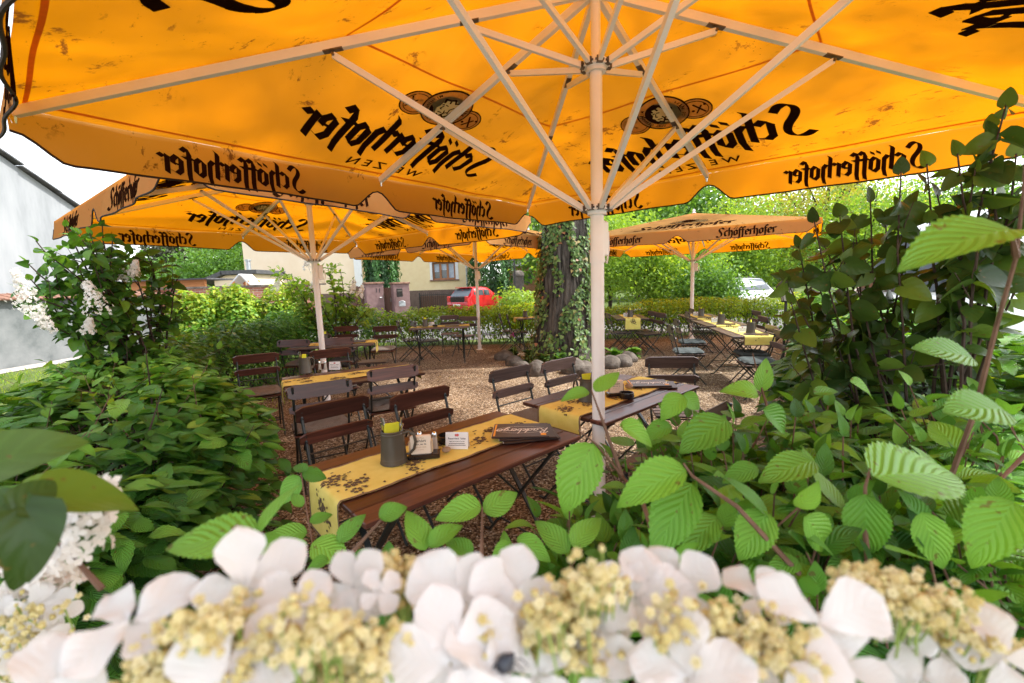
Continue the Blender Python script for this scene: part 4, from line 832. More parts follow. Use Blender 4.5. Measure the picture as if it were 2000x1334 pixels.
def hedge_sticks(path,n,r=.009,top=.9):
    Q,nr,_=path_sample(path,n); out=[]
    for i in range(n):
        x,y,w_,h_=Q[i][:4]; o=rng.normal()*w_*.3; a=rng.normal()*w_*.35; p0=np.array([x+nr[i,0]*o,y+nr[i,1]*o,0]); d=np.array([nr[i,0]*(a),nr[i,1]*a,h_*top*rng.uniform(.75,1.05)])+np.append(rng.normal(size=2)*.18,0)
        m_=p0+d*.5+rng.normal(size=3)*.06; out.append([p0,m_,p0+d])
        for _ in range(2):
            f=rng.uniform(.3,.8); q=p0+d*f; e=rng.normal(size=3)*.22; e[2]=abs(e[2])+.1; out.append([q,q+e*.5+rng.normal(size=3)*.02,q+e])
    return out
def shoot(p0,p1,sag=.12,n=7,j=.02):
    p0=np.array(p0,float);p1=np.array(p1,float);d=p1-p0; l=np.linalg.norm(d); out=[]
    side=nrm(np.cross(d,[0,0,1.]))*rng.normal()*l*.06
    for i in range(n+1):
        t=i/n; out.append(p0+d*t+side*math.sin(PI*t)+np.array([0,0,-sag*l*math.sin(PI*t)])+ (rng.normal(size=3)*j*l*.3 if 0<i<n else 0))
    return out
def leafy(paths,step,size,start=.35,up=.55,spread=.9,whorl=2,hang=0):
    P=[];A=[];Nn=[];S=[]
    for pts in paths:
        pts=np.array(pts); seg=np.linalg.norm(np.diff(pts,axis=0),axis=1); c=np.concatenate([[0],np.cumsum(seg)]); L_=c[-1]; s=start*L_; k=0
        while s<=L_:
            i=min(len(seg)-1,max(0,int(np.searchsorted(c,s)-1))); f=(s-c[i])/seg[i]; p=pts[i]+(pts[i+1]-pts[i])*f; d=nrm(pts[i+1]-pts[i])
            a0=nrm(np.cross(d,[0.1,0.2,1.])); b0=np.cross(d,a0); ang=k*PI/2+rng.normal()*.35
            for q in range(whorl):
                an=ang+q*2*PI/whorl; o=a0*math.cos(an)+b0*math.sin(an); ax=nrm(o*spread+d*.55+np.array([0,0,-.10-hang])+rng.normal(size=3)*.15); nn_=nrm(np.array([0,0,1.])*up+d*.5*(1-hang)+o*hang*1.2+rng.normal(size=3)*(.3+.35*hang))
                P.append(p+ax*size*.18); A.append(ax); Nn.append(nn_); S.append(size*rng.uniform(.6,1.15)*(.65+.35*min(1,(L_-s)/(L_*.3)+.4)))
            s+=step*rng.uniform(.75,1.25); k+=1
        P.append(pts[-1]); d=nrm(pts[-1]-pts[-2]); A.append(d); Nn.append(nrm(np.array([0,0,1.])+rng.normal(size=3)*.3)); S.append(size*.55)
    return np.array(P),np.array(A),np.array(Nn),np.array(S)
def subshoots(paths,n,ln,lo=.35):
    out=[]
    for pts in paths:
        for _ in range(n):
            f=rng.uniform(lo,.95); i=int(f*(len(pts)-1)); p=pts[i]; d=nrm(pts[min(i+1,len(pts)-1)]-pts[max(0,i-1)]); e=nrm(d*.7+rng.normal(size=3)*.6+np.array([0,0,.3]))*ln*rng.uniform(.5,1.1); out.append([p,p+e*.5+rng.normal(size=3)*.02*ln,p+e])
    return out
o=cloud('leaf_litter','mini',LIT[0],tangent(LIT[1]),LIT[1],rng.uniform(.018,.05,LIT[2]),M['litter']); tag(o,'dry leaves and petals scattered over the gravel',None,kind='stuff'); o['category']='leaf litter'
# hedges: (x, y, half width, height)
pl=[(-1.75,.2,.60,1.0),(-1.85,1.2,.62,1.02),(-2.1,2.1,.82,1.03),(-2.85,3.0,.50,1.02),(-3.45,3.9,.42,1.04)]
hl=empty('hornbeam_hedge',(0,0,0),0,'pleated hornbeam hedge filling the left foreground','hedge')
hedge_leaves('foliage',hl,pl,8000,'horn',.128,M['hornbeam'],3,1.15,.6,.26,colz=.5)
sticks('branches',hl,hedge_sticks(pl,60,.008),M['darktwig'],.008)
Q,_n,_s=path_sample(pl,46); up_=[]
for q in Q:
    p=np.array([q[0]+rng.normal()*q[2]*.5,q[1]+rng.normal()*.2,q[3]*.86]); e=np.array([rng.normal()*.16,rng.normal()*.16,rng.uniform(.12,.30)]); up_.append([p,p+e*.5+rng.normal(size=3)*.02,p+e])
sticks('shoots',hl,up_,M['twig'],.003); P,A,Nn,S=leafy(up_,.05,.085,.2,.8,1.0,1); cloud('shoot_leaves','horn',P,A,Nn,S,M['hornbeam'],hl,rng.uniform(.55,1,len(P)))
pl2=[(-3.45,3.9,.42,1.04),(-4.05,5.1,.44,1.08),(-4.3,6.8,.45,1.12),(-4.3,9.3,.5,1.15),(-3.7,10.9,.5,1.1)]
h2=empty('hornbeam_hedge',(0,0,0),0,'shaded hornbeam hedge behind the leftmost chairs, running toward the brick wall','hedge')
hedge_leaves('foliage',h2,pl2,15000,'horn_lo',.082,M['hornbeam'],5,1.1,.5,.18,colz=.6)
sticks('branches',h2,hedge_sticks(pl2,110,.009),M['darktwig'],.009)
pb=[(-3.9,11.2,.42,1.05),(-2.4,11.75,.42,1.0),(.6,11.55,.42,1.02),(3.3,11.75,.42,1.0),(6.4,12.0,.42,1.02),(8.2,11.6,.45,1.05)]
h3=empty('low_hedge',(0,0,0),0,'sunlit yellow-green hedge along the street behind the far tables','hedge')
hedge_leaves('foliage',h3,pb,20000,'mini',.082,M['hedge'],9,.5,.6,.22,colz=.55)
sticks('branches',h3,hedge_sticks(pb,150,.008),M['darktwig'],.010)
pr=[(1.75,1.15,.55,1.05),(2.0,2.0,.66,1.17),(2.75,3.0,.62,1.22),(3.85,4.3,.62,1.18),(4.9,5.9,.6,1.14)]
h4=empty('hornbeam_hedge',(0,0,0),0,'dense hornbeam hedge on the right under the dark lilac','hedge')
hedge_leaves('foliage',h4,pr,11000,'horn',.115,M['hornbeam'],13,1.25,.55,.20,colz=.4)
sticks('branches',h4,hedge_sticks(pr,80,.008),M['darktwig'],.009)
pr2=[(4.9,5.9,.6,1.12),(6.0,8.0,.6,1.2),(7.6,10.4,.6,1.15)]
h5=empty('hornbeam_hedge',(0,0,0),0,'deep green hedge at the right behind the row of three tables','hedge')
hedge_leaves('foliage',h5,pr2,9000,'horn_lo',.08,M['hornbeam'],17,.9,.5,.16,colz=.5)
sticks('branches',h5,hedge_sticks(pr2,50,.009),M['darktwig'],.009)
# --- branching shrubs whose shoots end at given points
def panicle(name,parent,c,axis,ln,r,n,mat,fs=.011):
    axis=nrm(np.array(axis,float)); t=rng.random(n)**.8; u=nrm(np.cross(axis,[.3,.1,1.])); v=np.cross(axis,u); a=rng.random(n)*2*PI; rr=r*(1-t*.75)*(.75+.3*rng.random(n))*(1+.25*np.sin(a*5+t*12))
    ctr=np.array(c)+axis*((t-.35)*ln)[:,None]; rad=u*np.cos(a)[:,None]+v*np.sin(a)[:,None]; P=ctr+rad*rr[:,None]
    PP=[];AA=[];NN=[];SS=[]
    Nf=nrm(rad+axis*.3+rng.normal(size=(n,3))*.3); T0=tangent(Nf)
    for k in range(4):
        B=np.cross(Nf,T0); ang=k*PI/2; ax=T0*math.cos(ang)+B*math.sin(ang); PP.append(P);AA.append(nrm(ax+Nf*.35));NN.append(Nf);SS.append(np.full(n,fs)*rng.uniform(.8,1.15,n))
    rn=np.tile(rng.random(n),4); o=cloud(name,'petal_lo',np.concatenate(PP),np.concatenate(AA),np.concatenate(NN),np.concatenate(SS),mat,parent,rn)
    return o
# left lilac
ll=empty('lilac_bush',(0,0,0),0,'lilac bush with white flower clusters rising from the left hedge, lantern inside it','lilac')
base=at(288,690,4.2); base[2]=.55
tips=[(175,455,3.6),(130,440,3.7),(95,500,3.5),(60,545,3.4),(30,560,3.3),(110,640,3.3),(165,660,3.4),(200,440,3.9),(235,500,3.9),(260,520,4.0),(285,490,4.1),(300,515,4.2),(345,545,4.3),(350,540,4.4),(140,560,3.5),(185,520,3.6),(220,470,3.8),(160,590,3.6),(90,600,3.4),(70,470,3.6),(50,510,3.5),(250,600,4.0),(150,470,3.9),(120,520,4.0),(210,560,3.7),(180,620,3.5),(310,580,4.3)]
main=[shoot(base+rng.normal(size=3)*.05,at(*t_),-.10 if i%3 else .05,8) for i,t_ in enumerate(tips)]
sub=subshoots(main,3,.34,.5)
sticks('branches',ll,[[ (base[0]+.02,base[1],.0),base]]+main,M['darktwig'],.016); sticks('twigs',ll,sub,M['darktwig'],.005)
P,A,Nn,S=leafy(main,.10,.10,.5,hang=.45); P2,A2,N2,S2=leafy(sub,.10,.095,.3,hang=.45)
cloud('foliage','lilac',np.vstack([P,P2]),np.vstack([A,A2]),np.vstack([Nn,N2]),np.concatenate([S,S2]),M['lilac'],ll)
for px,py,Y,l_,r_,ax in((188,592,3.3,.26,.085,(-.3,0,.9)),(60,600,3.15,.34,.075,(.5,.1,-.8)),(48,565,3.2,.24,.065,(-.3,0,.9)),(238,534,3.9,.20,.06,(-.6,0,.5)),(262,528,3.9,.14,.05,(.3,0,.9)),(172,640,3.4,.12,.045,(.3,0,.9)),(75,610,3.3,.2,.06,(.2,0,-.9))):
    panicle('flower_panicle',ll,at(px,py,Y),ax,l_,r_,170,M['petal_small'],.013)
# right lilac, its shade against the light put into darker leaf colours
lr=empty('lilac_bush',(0,0,0),0,'dark heart-leaved lilac reaching up at the right edge of the picture','lilac')
base=at(1850,900,1.75); base[2]=.45
tips=[(1965,205,1.45),(1935,265,1.5),(1870,300,1.5),(1905,330,1.5),(1810,320,1.6),(1760,335,1.6),(1700,390,1.7),(1640,420,1.7),(1590,430,1.7),(1560,480,1.75),(1535,545,1.75),(1545,590,1.7),(1600,560,1.8),(1655,500,1.8),(1730,440,1.8),(1780,400,1.7),(1830,380,1.65),(1990,380,1.6),(1950,420,1.6),(1880,430,1.7),(1690,560,1.9),(1760,520,1.9),(1640,640,1.9),(1995,520,1.7),(1930,560,1.8),(1850,500,1.8),(1610,480,1.9),(1670,440,1.9),(1985,300,1.5)]
main=[shoot(base+rng.normal(size=3)*.06,at(*t_),.16 if t_[0]<1800 else -.05,8) for t_ in tips]
sub=subshoots(main,2,.20,.66)
sticks('branches',lr,[[(base[0],base[1],0),base]]+main,M['darktwig'],.010); sticks('twigs',lr,sub,M['darktwig'],.003)
P,A,Nn,S=leafy(main,.105,.095,.60,.15,hang=.75); P2,A2,N2,S2=leafy(sub,.09,.086,.35,.15,hang=.75)
kp=rng.random(len(P2))<.5; P2,A2,N2,S2=P2[kp],A2[kp],N2[kp],S2[kp]; cloud('foliage','lilac',np.vstack([P,P2]),np.vstack([A,A2]),np.vstack([Nn,N2]),np.concatenate([S,S2]),M['lilac_dark'],lr)
# small lilac at the far left corner of the court, pale flowers
lm=empty('lilac_bush',(0,0,0),0,'slender light green lilac with white blossoms behind the left umbrella pole','lilac')
base=at(660,665,8.6); base[2]=.3
tips=[(545,525,8.6),(570,540,8.5),(600,550,8.6),(640,520,8.7),(665,530,8.7),(690,545,8.8),(700,590,8.6),(560,570,8.4),(610,600,8.5),(720,600,8.7),(650,560,8.5),(590,610,8.4),(540,540,8.7),(680,600,8.6)]
main=[shoot(base+rng.normal(size=3)*.1,at(*t_),-.05,7) for t_ in tips]; sub=subshoots(main,6,.45,.45)
sticks('branches',lm,[[(base[0],base[1],0),base]]+main,M['darktwig'],.02); sticks('twigs',lm,sub,M['darktwig'],.006)
P,A,Nn,S=leafy(main+sub,.13,.12,.3); cloud('foliage','lilac_lo',P,A,Nn,S,M['tree_green'],lm)
for px,py in((598,522),(612,560),(540,560),(705,575),(690,565)): panicle('flower_panicle',lm,at(px,py,8.5),(.2,0,.9),.26,.08,50,M['petal_small'],.03)
# foreground viburnum: shoots with big pleated leaves
vb=empty('viburnum_bush',(0,0,0),0,'large-leaved viburnum spreading over the lower right foreground','shrub')
roots=[np.array([x,y,.35]) for x,y in((.1,.7),(.5,.9),(1.0,1.0),(1.5,1.2),(2.0,1.3),(.8,.6),(-.25,.75))]
sh=[];tipn=0
for i in range(820):
    y=rng.uniform(.58,1.5); u_=rng.uniform(-.42,1.2); x=u_*y
    lim=1.0+.34*np.clip((u_+.05)/.5,0,1)
    if y>lim: continue
    z=1.02+.14*min(1,max(0,(x+.15)/.6))+rng.normal()*.04-.20*rng.random()
    if u_<.12: z-=.10
    r0=min(roots,key=lambda q:(q[0]-x)**2+(q[1]-y)**2)
    sh.append(shoot(r0+rng.normal(size=3)*.08,(x,y,z),.10*rng.normal(),6))
sticks('stems',vb,sh,M['twig'],.0055)
P,A,Nn,S=leafy(sh,.075,.100,.5,.9,1.0); k_=(P[:,1]>.42); cloud('foliage','near',P[k_],A[k_],Nn[k_],S[k_]*.95,M['viburnum'],vb)
# leaves that can be told apart, each by its base and tip
def spot_leaves(name,parent,tmpl,rows,mat,rn=None):
    P=[];A=[];Nn=[];S=[];tw=[]
    for bx,by,tx,ty,Y0,Y1,nx,ny,nz in rows:
        p=at(bx,by,Y0); q=at(tx,ty,Y1); P.append(p); A.append(nrm(q-p)); S.append(np.linalg.norm(q-p)); view=nrm(C0-p); Nn.append(nrm(view*nz+np.array([nx,ny*0,ny])))
    for i in range(len(P)): cloud('leaf',tmpl,[P[i]],[A[i]],[Nn[i]],[S[i]],mat,parent,None if rn is None else rn[i:i+1])
vrows=[(1160,868,1088,1000,.78,.74,-.2,.3,1),(1150,765,1098,772,.85,.83,.1,.9,.6),(1163,765,1208,722,.85,.88,-.6,.4,.7),(1340,918,1198,965,.62,.62,0,.6,.8),(1352,945,1268,1082,.64,.60,-.2,.4,1),(1690,965,1695,1102,.62,.60,.0,.3,1.2),(1705,930,1892,905,.62,.66,0,.7,.8),
 (1310,830,1255,850,.95,.93,0,.6,.8),(1335,770,1372,800,.95,.95,.2,.3,1),(1335,772,1290,812,.95,.93,-.3,.4,.9),(1480,912,1410,935,.7,.7,0,.7,.6),(1490,800,1560,842,.9,.9,0,.6,.9),(1210,830,1290,860,.85,.85,0,.7,.7),(1590,900,1490,925,.75,.72,0,.7,.8),(1420,820,1330,870,.9,.86,-.1,.6,.8),
 (1975,448,1786,468,.55,.52,.0,.8,.75),(1900,700,1800,668,.8,.78,0,.6,.8),(1960,800,1860,790,.6,.58,0,.6,.9),(1800,1000,1850,1120,.6,.58,.1,.4,1),(1500,1000,1440,1090,.62,.6,0,.4,1),(1570,1010,1640,1080,.6,.6,.1,.4,1),(1980,980,1900,1090,.5,.48,0,.4,1),(1400,1010,1330,1080,.66,.62,0,.5,.9),
 (940,990,850,1000,.82,.80,0,.7,.8),(945,1000,1010,960,.82,.85,.1,.7,.7),(830,1075,800,990,.62,.66,.5,.2,.8),(840,1070,900,1010,.62,.66,-.3,.4,.8),(1000,1060,960,1100,.7,.66,0,.5,.8),(1010,1050,1080,1090,.7,.68,0,.6,.8),(1110,1080,1050,1010,.72,.76,.2,.6,.6),(1120,1070,1170,1000,.72,.76,-.2,.6,.6),(920,1090,870,1040,.62,.66,.3,.4,.8),
 (1480,770,1420,750,1.1,1.1,0,.7,.6),(1485,765,1500,700,1.15,1.15,.3,.2,.8),(1590,770,1640,755,1.1,1.1,0,.7,.6),(1660,745,1720,770,1.2,1.2,0,.7,.6),(740,1010,795,985,.6,.62,.0,.6,.8)]
spot_leaves('leaf_spray',vb,'near',vrows,M['viburnum'],rng.uniform(.5,1,len(vrows)))
tw=[[at(1300,1120,.62),at(1255,980,.7),at(1215,930,.78),at(1165,868,.80),at(1130,840,.82)],[at(1215,930,.8),at(1180,830,.83),at(1155,762,.85)],[at(1560,1120,.6),at(1440,990,.6),at(1352,930,.62),at(1335,905,.62)],[at(1700,1150,.6),at(1690,1040,.62),at(1690,950,.63),at(1700,915,.63)],
 [at(2010,880,.9),at(1900,990,.85),at(1790,1060,.8)],[at(1850,950,.75),at(1905,800,.72),at(1945,640,.68),at(1985,500,.62),at(1998,380,.58),at(2010,200,.58)],[at(1985,500,.62),at(1975,448,.56)],[at(1510,830,1.1),at(1488,760,1.15),at(1470,690,1.2)],[at(650,1120,.6),at(745,1015,.6)],[at(940,1100,.75),at(942,990,.82)]]
sticks('stems',vb,tw,M['twig'],.0048)
# fresh shoot on the left of the flowers and a low sprig by the runner corner
vl=empty('viburnum_shoot',(0,0,0),0,'fresh light green viburnum shoot bending over the flowers at the left','plant')
spot_leaves('leaf_spray',vl,'near',[(505,1045,320,1050,.42,.40,0,.9,.35),(508,1040,570,935,.42,.46,-.8,.5,.5),(505,1050,560,1080,.42,.42,.1,.6,.8)],M['viburnum'],np.array([.9,.95,.8])); sticks('stem',vl,[[at(560,1110,.42),at(520,1070,.42),at(505,1040,.42)]],M['twig'],.004)
vs_=empty('viburnum_shoot',(0,0,0),0,'upright viburnum sprig beside the hanging corner of the yellow runner','plant')
spot_leaves('leaf_spray',vs_,'near',[(585,930,545,985,.95,.93,-.2,.5,.9),(590,925,640,930,.95,.97,.2,.6,.8),(600,1040,520,1045,.85,.82,0,.6,.8),(605,1020,650,1000,.85,.88,0,.6,.8),(590,990,570,960,.9,.92,0,.5,.8),(600,920,570,905,.95,.97,0,.6,.8),(610,1060,680,1090,.8,.78,.1,.6,.8),(660,1060,710,1000,.8,.84,-.3,.5,.8),(600,1060,545,1090,.8,.78,0,.6,.8),(640,1090,600,1110,.75,.72,0,.6,.8),(690,1085,735,1080,.7,.7,0,.7,.7)],M['viburnum']); sticks('stem',vs_,[[at(640,1150,.75),at(610,1060,.82),at(598,990,.9),at(588,925,.95)],[at(650,1130,.75),at(670,1070,.8)]],M['twig'],.003)
# ---------------------------------------------------------------- foreground blossoms
def floret(parent,px,py,Y,r,tilt,rot,npet=5,name='white_floret',cup=.25):
    r=r*.82; c=at(px,py+38,Y); Nn=nrm(nrm(C0-c)*(1-abs(tilt[1]))+np.array([tilt[0],0,tilt[1]])); u=nrm(np.cross(Nn,[0,1,.3])); v=np.cross(Nn,u)
    P=[];A=[];NN=[];S=[]
    for k in range(npet):
        a=rot+2*PI*k/npet+rng.normal()*.08; ax=nrm(u*math.cos(a)+v*math.sin(a)+Nn*(cup+rng.normal()*.12)); P.append(c+ax*r*.02+Nn*k*.0004); A.append(ax); NN.append(nrm(Nn+rng.normal(size=3)*.12)); S.append(r*rng.uniform(.85,1.12)*(1.0 if k%5 else .8))
    return cloud(name,(T['petal'][0]*np.array([1.12,1,1]),T['petal'][1],T['petal'][2]),np.array(P),np.array(A),np.array(NN),np.array(S),M['petal'],parent)
def umbel(parent,spots,n,Y,spread,br=.0021):
    br=.0024 if br<.003 else br; n=int(n*1.25); Y=Y-.012
    b=MB(); st=MB(); P=[]
    for (px,py) in spots:
        c=at(px,py+24,Y+rng.normal()*.01)
        for k in range(n):
            q=c+rng.normal(size=3)*spread*np.array([1,.8,.6]); P.append(q)
            if k%6==0: st.tube([q+np.array([0,.004,-.03])+rng.normal(size=3)*.004,q],.0008,5)
    P=np.array(P); m_=len(P)
    # each tiny bloom: five blunt lobes round a raised centre
    fl=[];ff=[];fu=[]
    for i,(a,c,d) in enumerate(ico): fl.append((a*(1.25 if i%2 else .85),c*(1.25 if i%2 else .85),d*.9))
    cloud('yellow_buds',(np.array(fl),icf,np.array(fl)[:,:2]*.5+.5),P,rdir(m_),rdir(m_),br*rng.uniform(.7,1.35,m_),M['bud'],parent); st.build('stalks',M['bud_green'],parent,60)
    Q=P[rng.random(m_)<.55]; q=len(Q); Nf=nrm(C0-Q+rng.normal(size=(q,3))*.25*np.linalg.norm(C0-Q,axis=1)[:,None]); T0=tangent(Nf); B0=np.cross(Nf,T0)
    AA=np.concatenate([T0*math.cos(k*2*PI/5)+B0*math.sin(k*2*PI/5)+Nf*.4 for k in range(5)])
    cloud('small_blooms','petal_lo',np.tile(Q,(5,1))+np.tile(Nf,(5,1))*br*.5,AA,np.tile(Nf,(5,1)),np.full(5*q,br*1.5),M['bloom'],parent,np.tile(rng.random(q),5))
def flower_head(label,spots,n,Y,spread,florets,br=.0021):
    o=empty('viburnum_flower_head',(0,0,0),0,label,'flower','white viburnum flower heads along the bottom edge'); umbel(o,spots,n,Y,spread,br)
    for f in florets: floret(o,*f)
    c=at(spots[0][0],spots[0][1],Y); b=MB(); b.tube([c+np.array([0,.02,-.16]),c+np.array([0,.01,-.06]),c+np.array([0,.004,-.02])],.0022,6); b.build('stem',M['bud_green'],o,60)
    return o
flower_head('blurred white flower head at the bottom left with a long floret stretching left',[(330,1230),(400,1200),(450,1250),(300,1290),(370,1300),(520,1230),(480,1310),(440,1180)],46,.235,.0085,
  [(255,1180,.235,.040,(-.2,.4),2.6,4),(480,1110,.26,.046,(.1,.1),.5,5),(570,1150,.255,.036,(.2,.2),1.2,4),(420,1320,.20,.040,(-.1,.2),.9,4),(60,1330,.2,.035,(-.1,.3),.4,4)])
flower_head('blurred flower head left of centre with yellow buds and one broad white floret',[(600,1240),(660,1220),(560,1290),(640,1300),(700,1270),(740,1230),(610,1190),(700,1330),(560,1340),(760,1300)],46,.235,.009,
  [(690,1110,.27,.036,(-.3,.3),.2,5),(480,1270,.21,.038,(-.2,.3),1.6,4),(740,1120,.26,.022,(.2,.4),.9,4)])
flower_head('upper centre flower head with cream buds above the big white petals',[(770,1090),(810,1100),(790,1120),(830,1130),(750,1080)],40,.30,.0075,[(870,1120,.28,.036,(.1,.1),1.0,4)])
flower_head('large white petals of the central flower head, out of focus',[(940,1210),(880,1240)],30,.25,.007,
  [(900,1150,.255,.045,(.0,.05),1.9,5),(990,1130,.26,.040,(.1,.1),.6,5),(880,1260,.225,.048,(-.05,.1),1.2,5),(950,1290,.22,.040,(.1,.2),.2,5),(1050,1280,.23,.028,(.1,.3),.9,4)])
flower_head('flower head right of centre, yellow buds with rounded white petals around them',[(1150,1110),(1180,1130),(1060,1200),(1090,1230),(1120,1200),(1080,1170),(1140,1260),(1180,1240),(1050,1250),(1120,1150)],40,.262,.0085,
  [(1175,1195,.25,.032,(-.1,.2),.5,4),(1240,1130,.27,.044,(.1,.1),1.9,5),(1330,1120,.28,.036,(.2,.1),.5,4),(1180,1290,.23,.026,(.1,.3),.5,4),(1270,1100,.275,.024,(.2,.1),1.3,3)])
flower_head('flower head below the drooping leaf, long petals falling to the right',[(1400,1190),(1350,1220),(1440,1230),(1480,1260),(1400,1270),(1330,1190),(1500,1210),(1380,1310),(1450,1310),(1540,1270),(1560,1310)],44,.25,.009,
  [(1340,1290,.215,.042,(.0,.2),.6,5),(1480,1130,.275,.030,(.2,.2),.7,4),(1600,1180,.235,.050,(.3,.1),-.8,3),(1640,1260,.225,.034,(.2,.2),-.6,4),(1530,1330,.21,.034,(.0,.3),.4,4)])
flower_head('yellow-green flower head at the lower right with petals hanging beneath',[(1700,1130),(1740,1140),(1780,1150),(1820,1180),(1860,1200),(1900,1220),(1680,1110),(1760,1120),(1940,1240),(1840,1150)],42,.285,.0080,
  [(1760,1210,.275,.026,(.1,.3),4.2,4),(1840,1230,.275,.024,(.1,.3),5.2,3),(1960,1250,.255,.040,(.2,.2),-.5,4),(1800,1290,.26,.030,(.1,.3),4.6,4)])
flower_head('small sharp flower head at the left edge below the dark lilac leaves',[(20,1200),(60,1180),(10,1240),(90,1220),(60,1260),(120,1300),(20,1290)],40,.42,.012,
  [(60,1150,.42,.030,(.0,.2),.3,4),(110,1150,.43,.026,(.1,.3),.9,5),(20,1170,.42,.028,(-.1,.2),1.1,4),(90,1190,.41,.028,(.1,.2),.2,4),(20,1230,.4,.028,(.1,.2),.8,4)])
ins=empty('beetle',(0,0,0),0,'dark blurred insect on the petals at the bottom centre','insect'); c=at(985,1305,.225); b=MB(); k_=[0,.35,.75,1,.9,.5,.1]
b.tube([c+np.array([-.006+.002*i,.0,-.004+.0022*i]) for i in range(7)],[.0048*x+.0004 for x in k_],12); b.build('body',M['insect'],ins,180)
for s_ in(-1,1):
    for i in range(3): b=MB(); q=c+np.array([-.002+.003*i,0,-.001+.003*i]); b.tube([q,q+np.array([s_*.006,-.002,.003]),q+np.array([s_*.010,-.001,-.003])],.0004,5); b.build('leg',M['insect'],ins)
# near lilac sprig at the left edge
ls=empty('lilac_sprig',(0,0,0),0,'out-of-focus lilac sprig with cream flowers and dark leaves at the left edge','lilac')
spot_leaves('leaf_spray',ls,'lilac',[(38,990,115,935,.33,.36,.2,.1,1),(30,995,-60,960,.33,.33,-.1,.3,1),(45,1000,60,1130,.33,.31,.1,.1,1),(105,975,290,960,.36,.42,0,.8,.4),(-30,915,150,842,.42,.46,.0,.7,.6),(-60,880,90,860,.44,.48,0,.8,.5),(50,1080,30,1160,.36,.35,.3,.1,.8),(60,960,130,925,.4,.42,.2,.2,.9),(150,1040,215,1000,.42,.44,.4,.3,.5)],M['lilac_dark'],np.array([.3,.5,.2,.9,.8,.9,.2,1,.6]))
panicle('flower_panicle',ls,at(165,1030,.43),(.5,0,.8),.10,.026,90,M['petal_small'],.010); panicle('flower_panicle',ls,at(120,1110,.45),(-.8,0,-.3),.11,.024,80,M['petal_small'],.010); panicle('flower_panicle',ls,at(40,1100,.45),(-.8,0,.3),.10,.022,60,M['petal_small'],.010)
sticks('stem',ls,[[at(200,1150,.42),at(140,1085,.43),at(100,1050,.44)],[at(140,1085,.43),at(165,1030,.43)],[at(100,1050,.44),at(38,990,.34)]],M['twig'],.0035)
# ---------------------------------------------------------------- ivy tree
tr=empty('ash_tree',(1.02,8.75,0),0,'thick ivy-clad tree trunk in the middle of the gravel court','tree')
def trad(a,z): 
    fl=.16*math.exp(-z/.35)*(1+.5*math.sin(a*5+1)); return .50-.035*z*min(1,z/3)+fl+.020*math.sin(a*9+z*.6)+.018*abs(math.sin(a*15+math.sin(z*2.2)*.8+math.sin(z*5.1)*.3))+.008*math.sin(a*41+math.sin(z*3)*2)
b=MB(); nz_,na=60,170; vs=[]
for i in range(nz_+1):
    z=7.0*i/nz_; ox=.10*math.sin(z*.5)
    for k in range(na):
        a=2*PI*k/na; r=trad(a,z)*(1 if z<6 else 1-.2*(z-6)); vs.append((ox+r*math.cos(a),r*math.sin(a),z))
b.add(vs,[(i*na+k,i*na+(k+1)%na,(i+1)*na+(k+1)%na,(i+1)*na+k) for i in range(nz_) for k in range(na)])
for k in range(9):
    a=k*2*PI/9+.3; l=rng.uniform(3,5.5); z0=rng.uniform(5.6,6.9); p0=np.array([.3*math.cos(a),.3*math.sin(a),z0]); e=np.array([math.cos(a)*l,math.sin(a)*l,rng.uniform(1.5,3.2)]); b.tube([p0,p0+e*.35+np.array([0,0,.3]),p0+e*.7+rng.normal(size=3)*.2,p0+e],[.2,.14,.09,.04],8)
b.build('trunk',M['bark'],tr,60)
n=9500; z=rng.random(n)**.85*4.4; a=rng.random(n)*2*PI
m1=.7*np.sin(a*2+z*1.1+1.2)+.6*np.sin(a*3.0-z*1.9+.4)+.6*np.sin(z*4.1+a*6)+.5*np.sin(a*11+z*2.3)+.5*np.sin(z*7-a*5)+.6*np.cos(a-3.6)+.25*np.exp(-z*1.5)*4
k_=m1>-.02; z=z[k_];a=a[k_]; n=len(z); r=np.array([trad(q,w_) for q,w_ in zip(a,z)])+rng.uniform(.01,.09,n)+.25*np.exp(-z*2.2)*rng.random(n)
out=np.stack([np.cos(a),np.sin(a),np.zeros(n)],1); P=np.stack([.10*np.sin(z*.5)+r*np.cos(a),r*np.sin(a),z],1); Nn=nrm(out+np.array([0,0,.45])+rng.normal(size=(n,3))*.3)
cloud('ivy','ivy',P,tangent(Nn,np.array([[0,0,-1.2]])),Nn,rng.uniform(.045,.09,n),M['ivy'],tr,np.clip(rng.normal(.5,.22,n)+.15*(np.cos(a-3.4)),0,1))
# crown high over the umbrellas, in clumps with gaps
cen=[];
for i in range(80):
    a=rng.random()*2*PI; r=7.5*math.sqrt(rng.random()); cen.append((r*math.cos(a),r*math.sin(a)-1.2,6.0+3.2*rng.random()*(1-r/12)+.8))
for i in range(26): cen.append((rng.uniform(-.5,5.5),rng.uniform(-9.2,-3.8),6.3+rng.random()*1.5))
cen=np.array(cen); n=15000; i=rng.integers(0,len(cen),n); P=cen[i]+rng.normal(size=(n,3))*np.array([.30,.30,.2]); Nn=nrm(np.array([0,0,1.])+rng.normal(size=(n,3))*.6)
cloud('crown','mini',P,tangent(Nn),Nn,rng.uniform(.10,.17,n),M['tree_mid'],tr)
sticks('twigs',tr,[[np.array([cen[j][0]*.35,cen[j][1]*.35,6.4]),cen[j]*np.array([.7,.7,.9]),cen[j]] for j in range(0,106,2)],M['darktwig'],.05)
